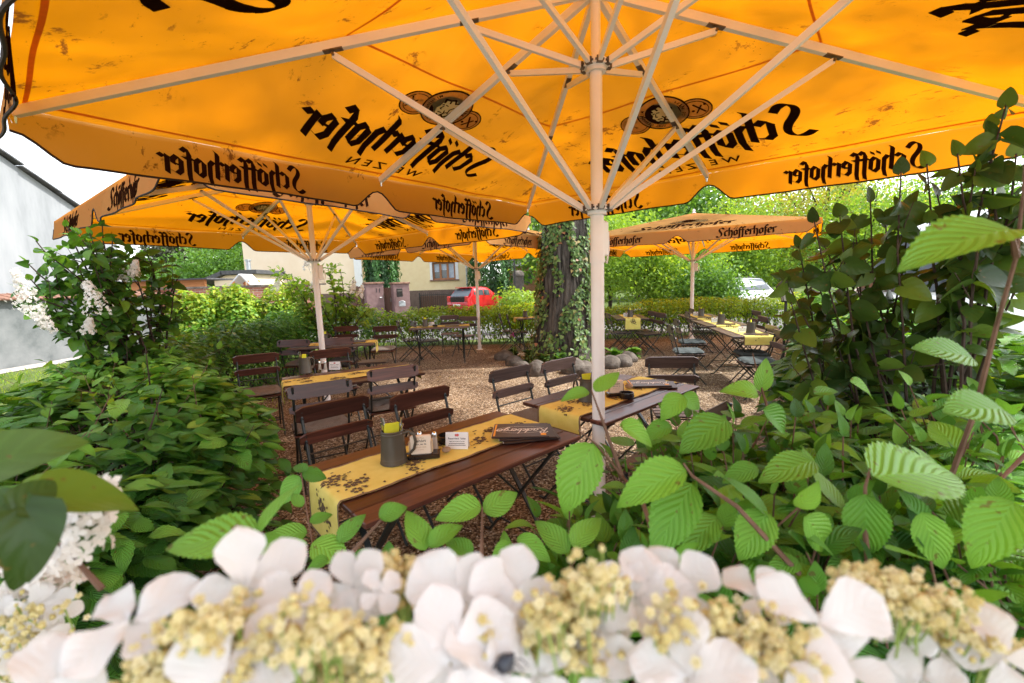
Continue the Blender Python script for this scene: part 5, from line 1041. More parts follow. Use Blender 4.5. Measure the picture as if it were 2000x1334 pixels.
# stones and plants round the trunk
ST='boulders ringing the tree'
pos=[(985,702,.20,'tall brown boulder at the left end of the stone ring'),(1003,712,.17,'light boulder second from the left of the stone ring'),(1048,732,.20,'round boulder below the ivy, between two chair backs'),(1085,722,.15,'flat boulder under the middle of the ivy trunk'),(1120,728,.19,'reddish boulder just left of the foreground pole'),(1140,722,.15,'small boulder touching the left side of the pole'),(1190,718,.20,'broad grey boulder right of the foreground pole'),(1215,714,.18,'upright boulder between two others at the right end'),(1228,705,.17,'dark round boulder at the far right end of the ring'),(1150,735,.14,'low grey boulder before the ivy trunk'),(1020,722,.13,'small boulder in the left part of the stone ring')]
for k,(px,py,s,lb) in enumerate(pos):
    bm=bpy.data.meshes.new('boulder'); import bmesh; q=bmesh.new(); bmesh.ops.create_icosphere(q,subdivisions=4,radius=1); rs=np.random.default_rng(k); ax=rs.uniform(.8,1.25,3)
    for v in q.verts:
        p=np.array(v.co); d=1+.10*float(vnoise(p[None,:],1.6,k)[0])+.03*float(vnoise(p[None,:],5,k+3)[0]); v.co=Vector(p*d*s*ax*np.array([1,1,.85]))
    q.to_mesh(bm); q.free(); bm.polygons.foreach_set('use_smooth',[True]*len(bm.polygons)); bm.materials.append(M['stone']); o=link('boulder',bm); p=gp(px,py); o.location=(p[0],p[1],s*.26); tag(o,lb,'boulder',ST)
def clump(name,label,p,n,size,h,mat,cat='plant',tm='near',up=1.2):
    o=empty(name,tuple(p),0,label,cat); a=rng.random(n)*2*PI; A=np.stack([np.cos(a),np.sin(a),rng.uniform(.3,up,n)],1); P=np.stack([np.cos(a)*.03,np.sin(a)*.03,rng.uniform(0,h,n)],1)+np.append(rng.normal(size=2)*.02,0); Nn=nrm(np.stack([-np.cos(a)*.6,-np.sin(a)*.6,np.ones(n)],1)); cloud('leaves',tm,P,A,Nn,size*rng.uniform(.7,1.2,n),mat,o); b=MB(); b.tube([(0,0,-.02),(0.01,0,h)],.006,5); b.build('stem',M['bud_green'],o); return o
clump('hosta','broad-leaved plant among the stones right of the foreground pole',gp(1200,700),22,.24,.10,M['tree_mid'])
clump('hosta','small leafy plant left of the foreground pole before the trunk',gp(1130,712),16,.18,.08,M['tree_mid'])
for px,py,lb in((1005,700,'light green weeds at the left foot of the tree'),(1030,708,'leafy ground plant under the ivy at the left'),(1060,715,'leafy ground plant under the ivy in the middle'),(1092,716,'dark leafy plant at the trunk foot'),(1240,702,'low green plant behind the rightmost stones')):
    clump('ground_plant',lb,gp(px,py),46,.12,.22,M['ivy'] if px<1080 else M['tree_mid'],tm='lilac_lo')
o=empty('bleeding_heart',tuple(gp(1003,704)),0,'slim plant with a purple flower left of the tree','flower'); b=MB(); b.tube([(0,0,0),(.01,0,.3),(-.01,0,.55)],.006,5); b.build('stem',M['bud_green'],o); b=MB()
for k in range(9): c=np.array([rng.normal()*.02,rng.normal()*.02,.50+.07*rng.random()]); b.add([tuple(c+np.array(v)*.016) for v in ico],icf)
b.build('blossom',M['purple'],o)
# ---------------------------------------------------------------- houses, walls and trees beyond
def wbox(mb,x0,x1,y0,y1,z0,z1,m=0): mb.box(((x0+x1)/2,(y0+y1)/2,(z0+z1)/2),(x1-x0,y1-y0,z1-z0),m=m)
# white gable house at the left: its wall runs along x=-12.6
gh=empty('white_house',(-12.7,12,0),0,'white rendered gable wall with slate edge rising at the far left','house')
def ywall(px,x): d=ray(px,400); return x/d[0]*d[1]
def onx(px,py,x): d=ray(px,py); t=x/d[0]; return C0+d*t
e0=onx(0,303,-12.6); e1=onx(150,408,-12.6); sl_=(e1[2]-e0[2])/(e1[1]-e0[1]); zr=lambda y:e0[2]+sl_*(y-e0[1]); ye=14.2
b=MB(); poly=[(3,0),(ye,0),(ye,zr(ye)),(3,zr(3))]; b.add([(.1,y-12,z) for y,z in poly]+[(-6,y-12,z) for y,z in poly],[(0,1,2,3),(7,6,5,4),(0,4,5,1),(1,5,6,2),(3,2,6,7),(0,3,7,4)]); b.build('wall',M['render_white'],gh)
b=MB(); nst=13
for i in range(nst):
    y0=3+(ye+.1-3)*i/nst; y1=3+(ye+.1-3)*(i+1)/nst; m_=(y0+y1)/2; an=math.atan(sl_)
    b.box((-2.8,m_-12,zr(m_)+.05+.02*(i%2)),(6.1,(y1-y0)*1.18,.035),rotm(an+.04,0,0))
b.build('roof',M['tile_dark'],gh)
# lower garden wall with tiled coping in front of it
gw=empty('garden_wall',(-12.1,11,0),0,'low stained grey garden wall with red tile coping at the left','wall')
top=at(0,590,10)[2]*0+1.62
b=MB(); wbox(b,-.15,.15,-8,3.75,0,top); b.build('wall',M['render_grey'],gw)
b=MB()
for i in range(48): y0=-8+i*11.8/48; b.box((.06,y0+.12,top+.06),(.50,.235,.03),rotm(0,R(16),0)); b.tube([(-.15,y0+.24,top+.13),(.32,y0+.24,top-.0)],.03,6)
b.build('coping',M['tile'],gw)
wx=onx(300,600,-12.1)
# brick wall
p0=at(300,605,14.8); p1=at(545,600,16.5); a=math.atan2(p1[1]-p0[1],p1[0]-p0[0]); ln=math.hypot(p1[0]-p0[0],p1[1]-p0[1])+1.5
bw=empty('brick_wall',(p0[0],p0[1],0),a,'red brick garden wall with grey coping behind the golden shrubs','wall'); ht=1.80
b=MB(); wbox(b,0,ln,-.12,.12,0,ht); b.build('wall',M['brick'],bw); b=MB(); 
for i in range(int(ln/.5)+1): wbox(b,i*.5,i*.5+.49,-.17,.17,ht,ht+.06)
b.build('coping',M['stone'],bw)
# pergola, shed, play house beyond the brick wall
def atz(px,Y,z): p=at(px,600,Y); return np.array([p[0],Y,z])
pg=empty('pergola',tuple(atz(262,19,0)),.05,'orange wooden pergola roof seen over the brick wall','pergola')
w_=at(402,550,19)[0]-at(262,550,19)[0]; zt=at(330,548,19)[2]; zb=at(330,566,19)[2]
b=MB(); wbox(b,0,w_,0,.14,zb,zt); b.build('beam',M['orangewood'],pg); b=MB(); wbox(b,-.2,w_+.3,-.3,2.2,zt,zt+.06); b.build('roof',M['tile_dark'],pg)
for x in(.1,w_*.30,w_*.82): b=MB(); wbox(b,x,x+.14,.02,.12,0,zb); b.build('post',M['orangewood'],pg)
lw=empty('yellow_wall',tuple(atz(330,21,0)),0,'pale yellow low wall glimpsed beneath the pergola','wall'); b=MB(); wbox(b,-1.5,4,0,.25,0,at(330,572,21)[2]); b.build('wall',M['yellow_render'],lw); b=MB(); wbox(b,-1.5,4,-.05,.3,at(330,572,21)[2],at(330,572,21)[2]+.1); b.build('coping',M['tile'],lw)
sx=atz(400,25,0); sh_=empty('garden_shed',tuple(sx),0,'peach garden shed with grey sloping roof and metal flue','shed')
zl=at(405,552,25)[2]; zr_=at(437,534,25)[2]; xr=at(437,534,25)[0]-sx[0]; xe=at(500,534,25)[0]-sx[0]
b=MB(); b.prism([(xr*.55,0),(xe,0),(xe,zr_-.1),(xr+.1,zr_-.12),(xr*.55,zl+.12)],0,3,M=Matrix(((1,0,0,0),(0,0,1,0),(0,1,0,0),(0,0,0,1)))); b.build('wall',M['peach_render'],sh_)
b=MB(); b.bar((0,1.3,zl),(xr+.05,1.3,zr_+.02),3.2,.22,up=(0,0,1)); b.bar((xr,1.3,zr_+.03),(xe+.2,1.3,zr_+.03),3.2,.22); b.build('roof',M['tile_dark'],sh_)
b=MB(); fx=at(465,520,25)[0]-sx[0]; b.tube([(fx,1,zr_),(fx,1,at(465,506,25)[2])],.13,12); b.tube([(fx,1,at(465,508,25)[2]),(fx,1,at(465,505,25)[2])],.17,12); b.build('chimney',M['zinc'],sh_)
ph_=empty('play_house',tuple(atz(476,19.5,0)),0,'small wooden play tower with white gable beside the shed','play house'); zz=at(476,563,19.5)[2]; zt=at(476,540,19.5)[2]
b=MB(); b.bar((-.55,.4,zz+.1),(-.02,.4,zt+.1),.9,.05); b.bar((.42,.4,zz+.15),(.02,.4,zt+.1),.9,.05); b.build('roof',M['white_paint'],ph_)
for x in(-.33,.33):
    for y in(0,.8): b=MB(); b.bar((x,y,0),(x,y,zz+.35),.08,.08,up=(1,0,0)); b.build('post',M['orangewood'],ph_)
b=MB(); 
for i in range(7): b.box((-.36+i*.12,-.03,zz-.1),(.07,.03,.42))
b.box((0,-.05,zz-.22),(.8,.03,.05)); b.box((0,-.05,zz+.02),(.8,.03,.05)); b.build('railing',M['orangewood'],ph_)
# yellow house
HY=30.0; hx0=at(490,540,HY)[0]; hx1=at(916,540,HY)[0]; hz=6.2
yh=empty('yellow_house',(hx0,HY,0),0,'yellow rendered house with brown plinth behind the street','house'); Wd=hx1-hx0
def hxx(px): return at(px,540,HY)[0]-hx0
def hzz(px,py): return at(px,py,HY)[2]
holes=[(hxx(845),hxx(890),hzz(867,546),hzz(867,512))]
xs=hxx(706); zpl=hzz(830,567)
b=MB(); wx0,wx1,wz0,wz1=holes[0]
for x0,x1,z0,z1 in((xs,wx0,zpl,hz),(wx1,Wd,zpl,hz),(wx0,wx1,zpl,wz0),(wx0,wx1,wz1,hz)): wbox(b,x0,x1,0,.4,z0,z1)
wbox(b,0,xs,-.6,.4,zpl,hz,1); wbox(b,0,Wd,.45,9,0,hz,1); b.build('wall',[M['yellow_render'],M['peach_render']],yh)
b=MB(); wbox(b,-.02,xs,-.64,.42,0,zpl); wbox(b,xs,Wd+.03,-.04,.42,0,zpl); b.build('plinth',M['plinth'],yh)
wn=empty('window',(0,0,0)); wn.parent=yh
b=MB(); t_=.16
for x0,x1,z0,z1 in((wx0-t_,wx0,wz0-.0,wz1+t_),(wx1,wx1+t_*1.3,wz0,wz1+t_),(wx0,wx1,wz1,wz1+t_)): wbox(b,x0,x1,-.03,.30,z0,z1)
b.build('surround',M['white_paint'],wn)
b=MB(); wbox(b,wx0-t_*1.2,wx1+t_*1.5,-.12,.3,wz0-.09,wz0-.002); b.build('sill',M['tile'],wn)
b=MB(); ww=(wx1-wx0); 
for x in(0,.333,.667,1): c=wx0+.05+x*(ww-.1); wbox(b,c-.07,c+.07,.14,.2,wz0,wz1)
wbox(b,wx0,wx1,.15,.19,wz0,wz0+.1); wbox(b,wx0,wx1,.15,.19,wz1-.1,wz1); b.build('frame',M['winwood'],wn)
b=MB(); wbox(b,wx0,wx1,.24,.25,wz0,wz1); b.build('pane',M['glass_dark'],wn)
b=MB()
for k,(u0,u1,z0) in enumerate(((.04,.28,.45),(.38,.62,.55),(.70,.96,.1))): wbox(b,wx0+u0*ww,wx0+u1*ww,.215,.23,wz0+(wz1-wz0)*z0,wz1-.08)
b.build('curtain',M['curtain'],wn)
dx0,dx1=hxx(566),hxx(622); dr=MB(); wbox(dr,dx0,dx1,-.66,-.62,.3,hzz(590,562)); dr.build('door',M['white_paint'],yh)
b=MB(); wbox(b,dx0-.2,dx1+.2,-.9,-.62,0,.3); b.build('step',M['stone'],yh)
b=MB(); wbox(b,hxx(700),hxx(714),-.72,-.58,hzz(706,560),hz); b.build('corner_strip',M['white_paint'],yh)
b=MB(); b.tube([(Wd-.15,-.08,.4),(Wd-.15,-.08,hz)],.06,8); b.build('downpipe',M['zinc'],yh)
b=MB(); b.prism([(-.6,hz),(Wd+.6,hz),(Wd+.6,hz+.15),(Wd-2,hz+3.4),(2,hz+3.4),(-.6,hz+.15)],-1.2,9.6,M=Matrix(((1,0,0,0),(0,0,1,0),(0,1,0,0),(0,0,0,1)))); b.build('roof',M['tile'],yh)
# gate pillars, gate, letter boxes
PY=22.0
def pillar(px0,px1,pytop,label,name='gate_pillar'):
    x0=at(px0,560,PY)[0]; x1=at(px1,560,PY)[0]; zt=at((px0+px1)/2,pytop,PY)[2]; o=empty(name,((x0+x1)/2,PY,0),.45,label,'pillar','mauve gate pillars'); s=(x1-x0)/1.28
    b=MB(); b.box((0,0,zt/2-.04),(s,s,zt-.08),bev=.01); b.build('shaft',M['pillar'],o); b=MB(); b.box((0,0,zt-.03),(s+.1,s+.1,.09),bev=.015); b.build('cap',M['tile'],o); return o,s,zt
o,s_,zt=pillar(708,750,552,'mauve gate pillar with the house number 11')
b=MB(); flat_text(b,'11',.30,lambda u,v,t:np.array([s_*.18+u*1.0,-s_/2-.01-t,zt-.50+v]),.004); b.build('number',M['ink'],o)
b=MB(); b.box((s_*.32,-s_/2-.02,zt-.75),(.12,.03,.05)); b.build('bell_plate',M['white_card'],o)
o2,s2,zt2=pillar(761,800,552,'mauve gate pillar carrying the black letter box')
lb=empty('letter_box',(o2.location[0]+.12,PY-s2*.72,zt2-.50),.45,'black wall letter box on the right gate pillar','letter box'); b=MB(); b.box((0,0,0),(.28,.12,.42),bev=.02); b.build('body',M['black_plastic'],lb); b=MB(); b.box((0,-.065,.10),(.22,.02,.07)); b.build('flap',M['bolt'],lb)
lb=empty('letter_box',(o2.location[0]+.22,PY-s2*.74,zt2-1.05),.45,'pale newspaper box below the black letter box','letter box'); b=MB(); b.box((0,0,0),(.32,.14,.26),bev=.03); b.build('body',M['zinc'],lb); b=MB(); b.lathe([(.0,.0),(.10,.0),(.10,.02),(0,.02)],12,(0,-.02,.13)); b.build('lid',M['white_paint'],lb)
def gate(px0,px1,pyt,label,arch=0):
    x0=at(px0,560,PY)[0]; x1=at(px1,560,PY)[0]; zt=at(px0,pyt,PY)[2]; o=empty('board_gate',(x0,PY+.1,0),0,label,'gate'); b=MB(); n=max(3,int((x1-x0)/.12)); w=(x1-x0)/n
    for i in range(n): h_=zt+arch*math.sin(PI*(i+.5)/n); wbox(b,i*w,(i+1)*w-.012,0,.03,.05,h_)
    b.build('boards',M['brownwood'],o); b=MB(); wbox(b,0,x1-x0,.03,.06,.3,.4); wbox(b,0,x1-x0,.03,.06,zt-.35,zt-.25); b.build('rail',M['brownwood'],o); b=MB(); b.box(((x1-x0)*.85,-.02,1.0),(.05,.04,.2)); b.build('handle',M['bolt'],o)
gate(748,763,562,'narrow brown board gate between the two mauve pillars'); gate(683,707,566,'arched brown board gate left of the mauve pillars',.18)
# picket / iron fence in front of the yellow house
fe=empty('iron_fence',(at(800,570,24)[0],26.6,0),0,'dark iron fence with brown boards before the yellow house','fence'); L_=at(1010,570,24)[0]-at(800,570,24)[0]; zt=at(850,578,24)[2]
b=MB()
for i in range(int(L_/.12)): b.bar((i*.12,0,.1),(i*.12,0,zt+.12),.02,.02,up=(1,0,0)); b.tube([(i*.12,0,zt+.12),(i*.12,0,zt+.19)],[.022,.001],5)
b.build('bars',M['lantern_black'],fe); b=MB(); wbox(b,0,L_,-.02,.02,zt,zt+.04); wbox(b,0,L_,-.02,.02,.2,.24); b.build('rail',M['lantern_black'],fe)
b=MB()
for i in range(int(at(880,570,24)[0]-at(800,570,24)[0])*7): wbox(b,i*.145,i*.145+.12,.05,.08,0,zt-.05)
b.build('boards',M['brownwood'],fe)
for x in(0,2.3,4.6): b=MB(); wbox(b,x-.04,x+.04,-.04,.04,0,zt+.15); b.build('post',M['lantern_black'],fe)
# ruined stone house, street lamp
rh=empty('stone_house',(at(985,540,40)[0],40,0),0,'weathered stone house with grey tiled roof just left of the trunk','house')
b=MB(); wbox(b,0,7,0,6,0,at(1010,520,40)[2]); b.build('wall',M['brick'],rh); b=MB(); z_=at(1010,520,40)[2]; b.add([(-.3,-.4,z_),(7.3,-.4,z_),(7.3,3,z_+2.2),(-.3,3,z_+2.2),(7.3,6.4,z_),(-.3,6.4,z_)],[(0,1,2,3),(3,2,4,5)]); b.build('roof',M['tile_dark'],rh)
b=MB(); wbox(b,1.6,2.5,-.03,.02,1.6,2.7); wbox(b,3.6,4.5,-.03,.02,1.6,2.7); b.build('window',M['glass_dark'],rh)
sp=empty('stone_pier',(at(1013,560,20)[0],20,0),0,'grey stone pier with a rounded top beside the street lamp','pillar'); zt=at(1013,530,20)[2]
b=MB(); wbox(b,-.24,.24,-.2,.2,0,zt-.2); b.build('shaft',M['stone'],sp); b=MB(); b.lathe([(.27,0),(.27,.06),(.24,.16),(.14,.23),(0,.25)],16,(0,0,zt-.2)); b.build('cap',M['stone'],sp,60)
sl2=empty('street_lamp',(at(1006,560,17)[0],17,0),0,'slim dark lamp post beside the stone pier','street lamp'); b=MB(); b.tube([(0,0,0),(0,0,3.6)],[.045,.03],8); b.build('post',M['lantern_black'],sl2); b=MB(); b.lathe([(.03,3.5),(.14,3.6),(.18,3.95),(.05,4.1),(0,4.15)],8); b.build('lamp_head',M['lantern_black'],sl2)
# ---------------------------------------------------------------- vehicles
def car(name,label,cat,loc,rz,L_,Wd,Ht,paint,kind):
    o=empty(name,loc,rz,label,cat); hw=Wd/2
    # section stations along x (rear -, front +): x, z_bottom, z_belt, z_roof(None if no cabin), half width at belt, roof half width
    if kind=='hatch': st=[(0,.45,.55,.62,.88),(.03,.30,.80,.86,.96),(.12,.24,.98,1.06,1),(.16,.22,1.02,1.30,1),(.22,.2,1.02,1.44,1),(.42,.2,1.0,1.50,1),(.58,.2,.98,1.45,1),(.66,.2,.97,1.25,1),(.76,.2,.95,.99,1),(.88,.22,.88,.92,.97),(.97,.28,.70,.76,.9),(1,.40,.55,.58,.78)]
    elif kind=='wagon': st=[(0,.45,.6,.66,.86),(.02,.3,.85,.95,.96),(.06,.24,1.0,1.3,1),(.10,.22,1.02,1.46,1),(.35,.2,1.02,1.52,1),(.58,.2,1.0,1.48,1),(.66,.2,.99,1.30,1),(.76,.2,.96,1.0,1),(.9,.22,.88,.92,.96),(.98,.3,.68,.74,.88),(1,.42,.55,.58,.78)]
    else: st=[(0,.35,1.15,2.3,.96),(.01,.3,1.2,2.42,1),(.5,.28,1.2,2.5,1),(.70,.28,1.2,2.44,1),(.76,.28,1.2,2.2,1),(.86,.28,1.18,1.5,1),(.90,.28,1.12,1.2,1),(.97,.3,.9,1.0,.95),(1,.4,.6,.7,.85)]
    k=Ht/max(q[3] for q in st); ring=[]
    for f,zb,zl,zr_,wf in st:
        x=(f-.5)*L_; zb*=k;zl*=k;zr_*=k; w=hw*wf; up=zr_-zl; rw=w*(1-.16*min(1,up/.4)) ; rw2=rw*.86
        ring.append([(x,w*.93,zb),(x,w,zb+.12),(x,w,(zb+zl)/2+.05),(x,w*.975,zl),(x,rw,zl+up*.86),(x,rw2,zl+up),(x,0,zl+up+.02*min(1,up*4))])
    b=MB(); rows=[r+[(p[0],-p[1],p[2]) for p in reversed(r[:-1])] for r in ring]; n=len(rows[0]); vs=[p for r in rows for p in r]
    fs=[(i*n+j,i*n+j+1,(i+1)*n+j+1,(i+1)*n+j) for i in range(len(rows)-1) for j in range(n-1)]+[tuple(range(n-1,-1,-1)),tuple((len(rows)-1)*n+j for j in range(n))]+[(i*n+n-1,i*n,(i+1)*n,(i+1)*n+n-1) for i in range(len(rows)-1)]
    b.add(vs,fs); bd=b.build('body',paint,o,50)
    # glazing: panes laid 4 mm proud of the body
    def pane(i0,i1,sgn,lo=.10,hi=.80,cut0=.04,cut1=.04,nm='side_window'):
        pts=[]
        for i,c in((i0,cut0),(i1,-cut1)):
            r=ring[i]; A=np.array(r[3]);B=np.array(r[4]); 
            for t in(lo,hi): p=A+(B-A)*t; p[0]+=c; p[1]+=.006; p[1]*=sgn; pts.append(p)
        q=MB(); q.add([pts[0],pts[2],pts[3],pts[1]],[(0,1,2,3) if sgn>0 else (3,2,1,0)]); q.build(nm,M['glass_dark'],o)
    def cross(i0,i1,nm,sc=.86,lo=.12,hi=.88,dx=0):
        a=ring[i0];c=ring[i1]; pts=[]
        for t in(lo,hi):
            for s in(1,-1):
                zA=(a[5][2]); zB=(c[5][2]); x=a[0][0]+(c[0][0]-a[0][0])*t; z=zA+(zB-zA)*t+.015; y=(a[5][1]+(c[5][1]-a[5][1])*t)*sc*1.05; pts.append((x+dx,s*y,z))
        q=MB(); q.add(pts,[(0,1,3,2)]); q.build(nm,M['glass_dark'],o)
    if kind=='hatch':
        for s in(1,-1): pane(4,5,s); pane(5,6,s); 
        for s in(1,-1): pane(3,4,s,.2,.7)
        cross(1,4,'rear_window',.98,.25,.92,-.05); cross(8,6,'windscreen',.95,.05,.95,.03)
    elif kind=='wagon':
        for s in(1,-1): pane(3,4,s); pane(4,5,s)
        cross(7,5,'windscreen',1.02,.05,.95,.02)
        for s in(1,-1): q=MB(); q.tube([(-L_*.38,s*hw*.62,Ht+.05),(L_*.05,s*hw*.62,Ht+.06)],.02,6); q.build('roof_rail',M['bolt'],o)
        for s in(1,-1): q=MB(); q.box((L_*.48,s*hw*.62,.68),(.10,.30,.13),bev=.03); q.build('headlight',M['lantern_glass'],o)
        q=MB(); q.box((L_*.497,0,.5),(.02,.52,.11)); q.build('number_plate',M['white_card'],o)
    else:
        for s in(1,-1): pane(3,5,s,.15,.75)
        cross(6,4,'windscreen',1.0,.02,.98,.02)
        q=MB(); q.box((L_*.497,0,.72),(.03,Wd*.5,.18)); q.build('grille',M['black_plastic'],o)
        q=MB(); q.box((L_*.49,0,.42),(.08,Wd*.86,.2),bev=.03); q.build('bumper',M['black_plastic'],o)
        for s in(1,-1): q=MB(); q.box((L_*.475,s*hw*.74,.82),(.12,.24,.26),bev=.04); q.build('headlight',M['lantern_glass'],o)
    if kind=='hatch':
        for s in(1,-1): q=MB(); q.box((-L_*.475,s*hw*.80,.88),(.14,.20,.30),bev=.03); q.build('tail_light',M['lamp_red'],o)
        q=MB(); q.box((-L_*.475,0,.84),(.09,hw*1.30,.34),bev=.03); q.build('tailgate',M['black_plastic'],o); q=MB(); q.box((-L_*.485,0,.56),(.10,hw*1.7,.22),bev=.05); q.build('bumper',paint,o); q=MB(); q.box((-L_*.50,0,.56),(.03,.50,.11)); q.build('number_plate',M['white_card'],o)
        q=MB(); q.box((-L_*.30,0,Ht-.02),(.3,hw*1.4,.04),bev=.01); q.build('spoiler',paint,o)
    for s in(1,-1):
        q=MB(); q.box((L_*.18,s*(hw+.08),1.02*k),(.12,.16,.12),bev=.03); q.build('mirror',M['black_plastic'] if kind!='van' else M['whitecar'],o)
        for x in(-L_*.31,L_*.32):
            r=.31 if kind!='van' else .34; q=MB(); R_=rotm(PI/2,0,0); pr=[(.0,-.11),(r*.6,-.11),(r*.9,-.10),(r,-.07),(r,.07),(r*.9,.10),(r*.6,.11),(0,.11)]
            vv=[];nn2=24
            for rr,zz in pr: vv+=[(x+rr*math.cos(2*PI*i/nn2),s*(hw-.10)+zz,r+rr*math.sin(2*PI*i/nn2)) for i in range(nn2)]
            q.add(vv,[(j*nn2+i,j*nn2+(i+1)%nn2,(j+1)*nn2+(i+1)%nn2,(j+1)*nn2+i) for j in range(len(pr)-1) for i in range(nn2)]); wl=q.build('wheel',M['tyre'],o,40)
            q=MB(); 
            for i in range(5): an=i*2*PI/5; q.bar((x,s*(hw+.015),r),(x+r*.58*math.cos(an),s*(hw+.015),r+r*.58*math.sin(an)),.05,.02,up=(0,1,0))
            q.build('rim',M['zinc'],wl)
    return o
c=at(931,580,24.5); car('parked_car','red hatchback seen from behind over the hedge','car',(c[0],c[1],0),R(55),3.4,1.58,1.50,M['redcar'],'hatch')
c=at(1476,580,17.5); car('parked_car','silver estate car facing the camera behind the right hedge','car',(c[0],c[1]+1.2,0),R(-100),4.4,1.75,1.50,M['silvercar'],'wagon')
c=at(1880,560,6.6); car('camper_van','white van with dark windscreen behind the dark lilac at the right edge','van',(c[0]+1.4,c[1]+.6,0),R(192),5.2,2.0,2.5,M['whitecar'],'van')
# ---------------------------------------------------------------- lanterns
def lantern(loc,label,s=1.0):
    o=empty('garden_lantern',loc,.4,label,'lantern','old-style garden lanterns'); z0=loc[2]*0
    b=MB(); b.tube([(0,0,-loc[2]),(0,0,0)],.022*s,10); b.build('post',M['lantern_black'],o)
    b=MB(); b.lathe([(.0,.0),(.07*s,.0),(.075*s,.02*s),(.05*s,.03*s)],6); 
    for k in range(6): a=k*PI/3; b.tube([(.068*s*math.cos(a),.068*s*math.sin(a),.02*s),(.115*s*math.cos(a),.115*s*math.sin(a),.26*s)],.006*s,5)
    b.lathe([(.12*s,.26*s),(.16*s,.265*s),(.155*s,.285*s),(.11*s,.35*s),(.05*s,.40*s),(.03*s,.42*s),(.035*s,.45*s),(.012*s,.48*s),(.018*s,.50*s),(0,.53*s)],12); b.build('cage',M['lantern_black'],o,40)
    b=MB(); b.lathe([(.060*s,.02*s),(.105*s,.26*s)],6); b.build('glass',M['lantern_glass'],o); return o
p=at(222,672,4.3); lantern(tuple(p),'black lantern half hidden among the branches of the left lilac',.95)
p=at(1535,590,7.2); lantern(tuple(p),'small black lantern on a post above the right hedge',.95)
# ---------------------------------------------------------------- golden shrubs, cypresses, trees
def blob_leaves(name,parent,cen,rad,n,size,mat,tm='mini',seed=1,shell=.35,up=.3,lump=.22,fr=3.0):
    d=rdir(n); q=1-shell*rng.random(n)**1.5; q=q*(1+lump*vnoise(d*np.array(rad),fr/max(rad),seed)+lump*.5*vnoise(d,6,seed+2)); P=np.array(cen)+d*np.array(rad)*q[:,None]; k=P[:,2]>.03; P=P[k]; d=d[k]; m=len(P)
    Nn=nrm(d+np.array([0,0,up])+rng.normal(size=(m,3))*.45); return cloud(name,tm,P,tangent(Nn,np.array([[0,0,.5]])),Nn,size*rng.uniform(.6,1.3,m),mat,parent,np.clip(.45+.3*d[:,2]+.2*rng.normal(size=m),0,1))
for k,(px,py,Y,r,h_,lb) in enumerate(((372,600,9.8,.56,1.66,'golden green thuja ball before the brick wall, leftmost'),(462,592,10.4,.54,1.74,'golden green thuja ball before the brick wall, middle one'),(548,600,11.0,.56,1.56,'golden green thuja ball before the brick wall, rightmost'),(416,610,10.7,.40,1.62,'smaller golden thuja ball wedged between the two left ones'))):
    p=at(px,py,Y); o=empty('golden_thuja',(p[0],p[1],0),0,lb,'shrub','golden thuja balls'); blob_leaves('foliage',o,(0,0,h_*.52),(r,r,h_*.5),5200,.10,M['golden'],'needle' if 0 else 'mini',k,.4,.7,.16,4); b=MB(); b.tube([(0,0,0),(0,0,h_*.6)],[.06,.02],6); b.build('trunk',M['darktwig'],o)
def cypress(px0,px1,Y,h_,lb,seed):
    x0=at(px0,540,Y)[0]; x1=at(px1,540,Y)[0]; r=(x1-x0)/2; o=empty('cypress',((x0+x1)/2,Y,0),0,lb,'tree','dark cypresses before the yellow house')
    n=9000; z=rng.random(n); a=rng.random(n)*2*PI; rr=r*np.minimum(1,(z*6)**.5)*np.where(z>.6,1-(z-.6)*2.0,1)*(.8+.2*rng.random(n))*(1+.10*np.sin(a*7+seed)+.06*np.sin(a*13+z*9)); P=np.stack([rr*np.cos(a),rr*np.sin(a),.2+z*h_],1)
    Nn=nrm(np.stack([np.cos(a),np.sin(a),np.full(n,.15)],1)+rng.normal(size=(n,3))*.4); cloud('foliage','mini',P,tangent(Nn,np.array([[0,0,1.6]])),Nn,rng.uniform(.12,.28,n),M['cypress'],o,np.clip(.5+.5*np.sin(a*7+seed)+.2*rng.normal(size=n),0,1)); b=MB(); b.tube([(0,0,0),(0,0,h_*.8)],[.12,.03],6); b.build('trunk',M['darktwig'],o)
cypress(714,778,25,6,'dark cypress behind the mauve gate pillars',0); cypress(915,1002,28.5,7.2,'broad dark cypress behind the red car',2)
def tree(px,Y,h_,r,mat,lb,n,size,trunk_h=.35,cl=26,group='trees beyond the garden',name='tree',airy=.28,conic=False,z0=None):
    p=at(px,560,Y); o=empty(name,(p[0],Y,0),0,lb,'tree',group); zc=h_*(1+trunk_h)/2; rz=h_*(1-trunk_h)/2
    d=rdir(cl); cen=np.array([0,0,zc])+d*np.array([r,r,rz])*(rng.random((cl,1))**.4)*.85
    if conic: cen[:,:2]*=((h_-cen[:,2:3])/(h_*(1-trunk_h))).clip(.05,1)
    i=rng.integers(0,cl,n); sc=airy*r*(1 if not conic else .8); P=cen[i]+rng.normal(size=(n,3))*np.array([sc,sc,sc*.75]); P[:,2]=np.maximum(P[:,2],.1); Nn=nrm(rng.normal(size=(n,3))+np.array([0,0,.5])); cloud('crown','mini',P,tangent(Nn),Nn,size*rng.uniform(.6,1.3,n),mat,o,np.clip(rng.random(cl)[i]*.5+.5*rng.random(n),0,1))
    b=MB(); b.tube([(0,0,-.1),(.05*r,0,h_*.3),(0,.05*r,h_*.6),(.0,0,h_*.92)],[.035*h_*.6,.02*h_,.012*h_,.004*h_],8)
    for c in cen[:16]: q=np.array([0,0,max(.3,c[2]*.55)]); b.tube([q,(q+c)/2+np.array([0,0,-.05*r]),c],[.010*h_,.006*h_,.002*h_],5)
    b.build('trunk',M['darktwig'],o,60)
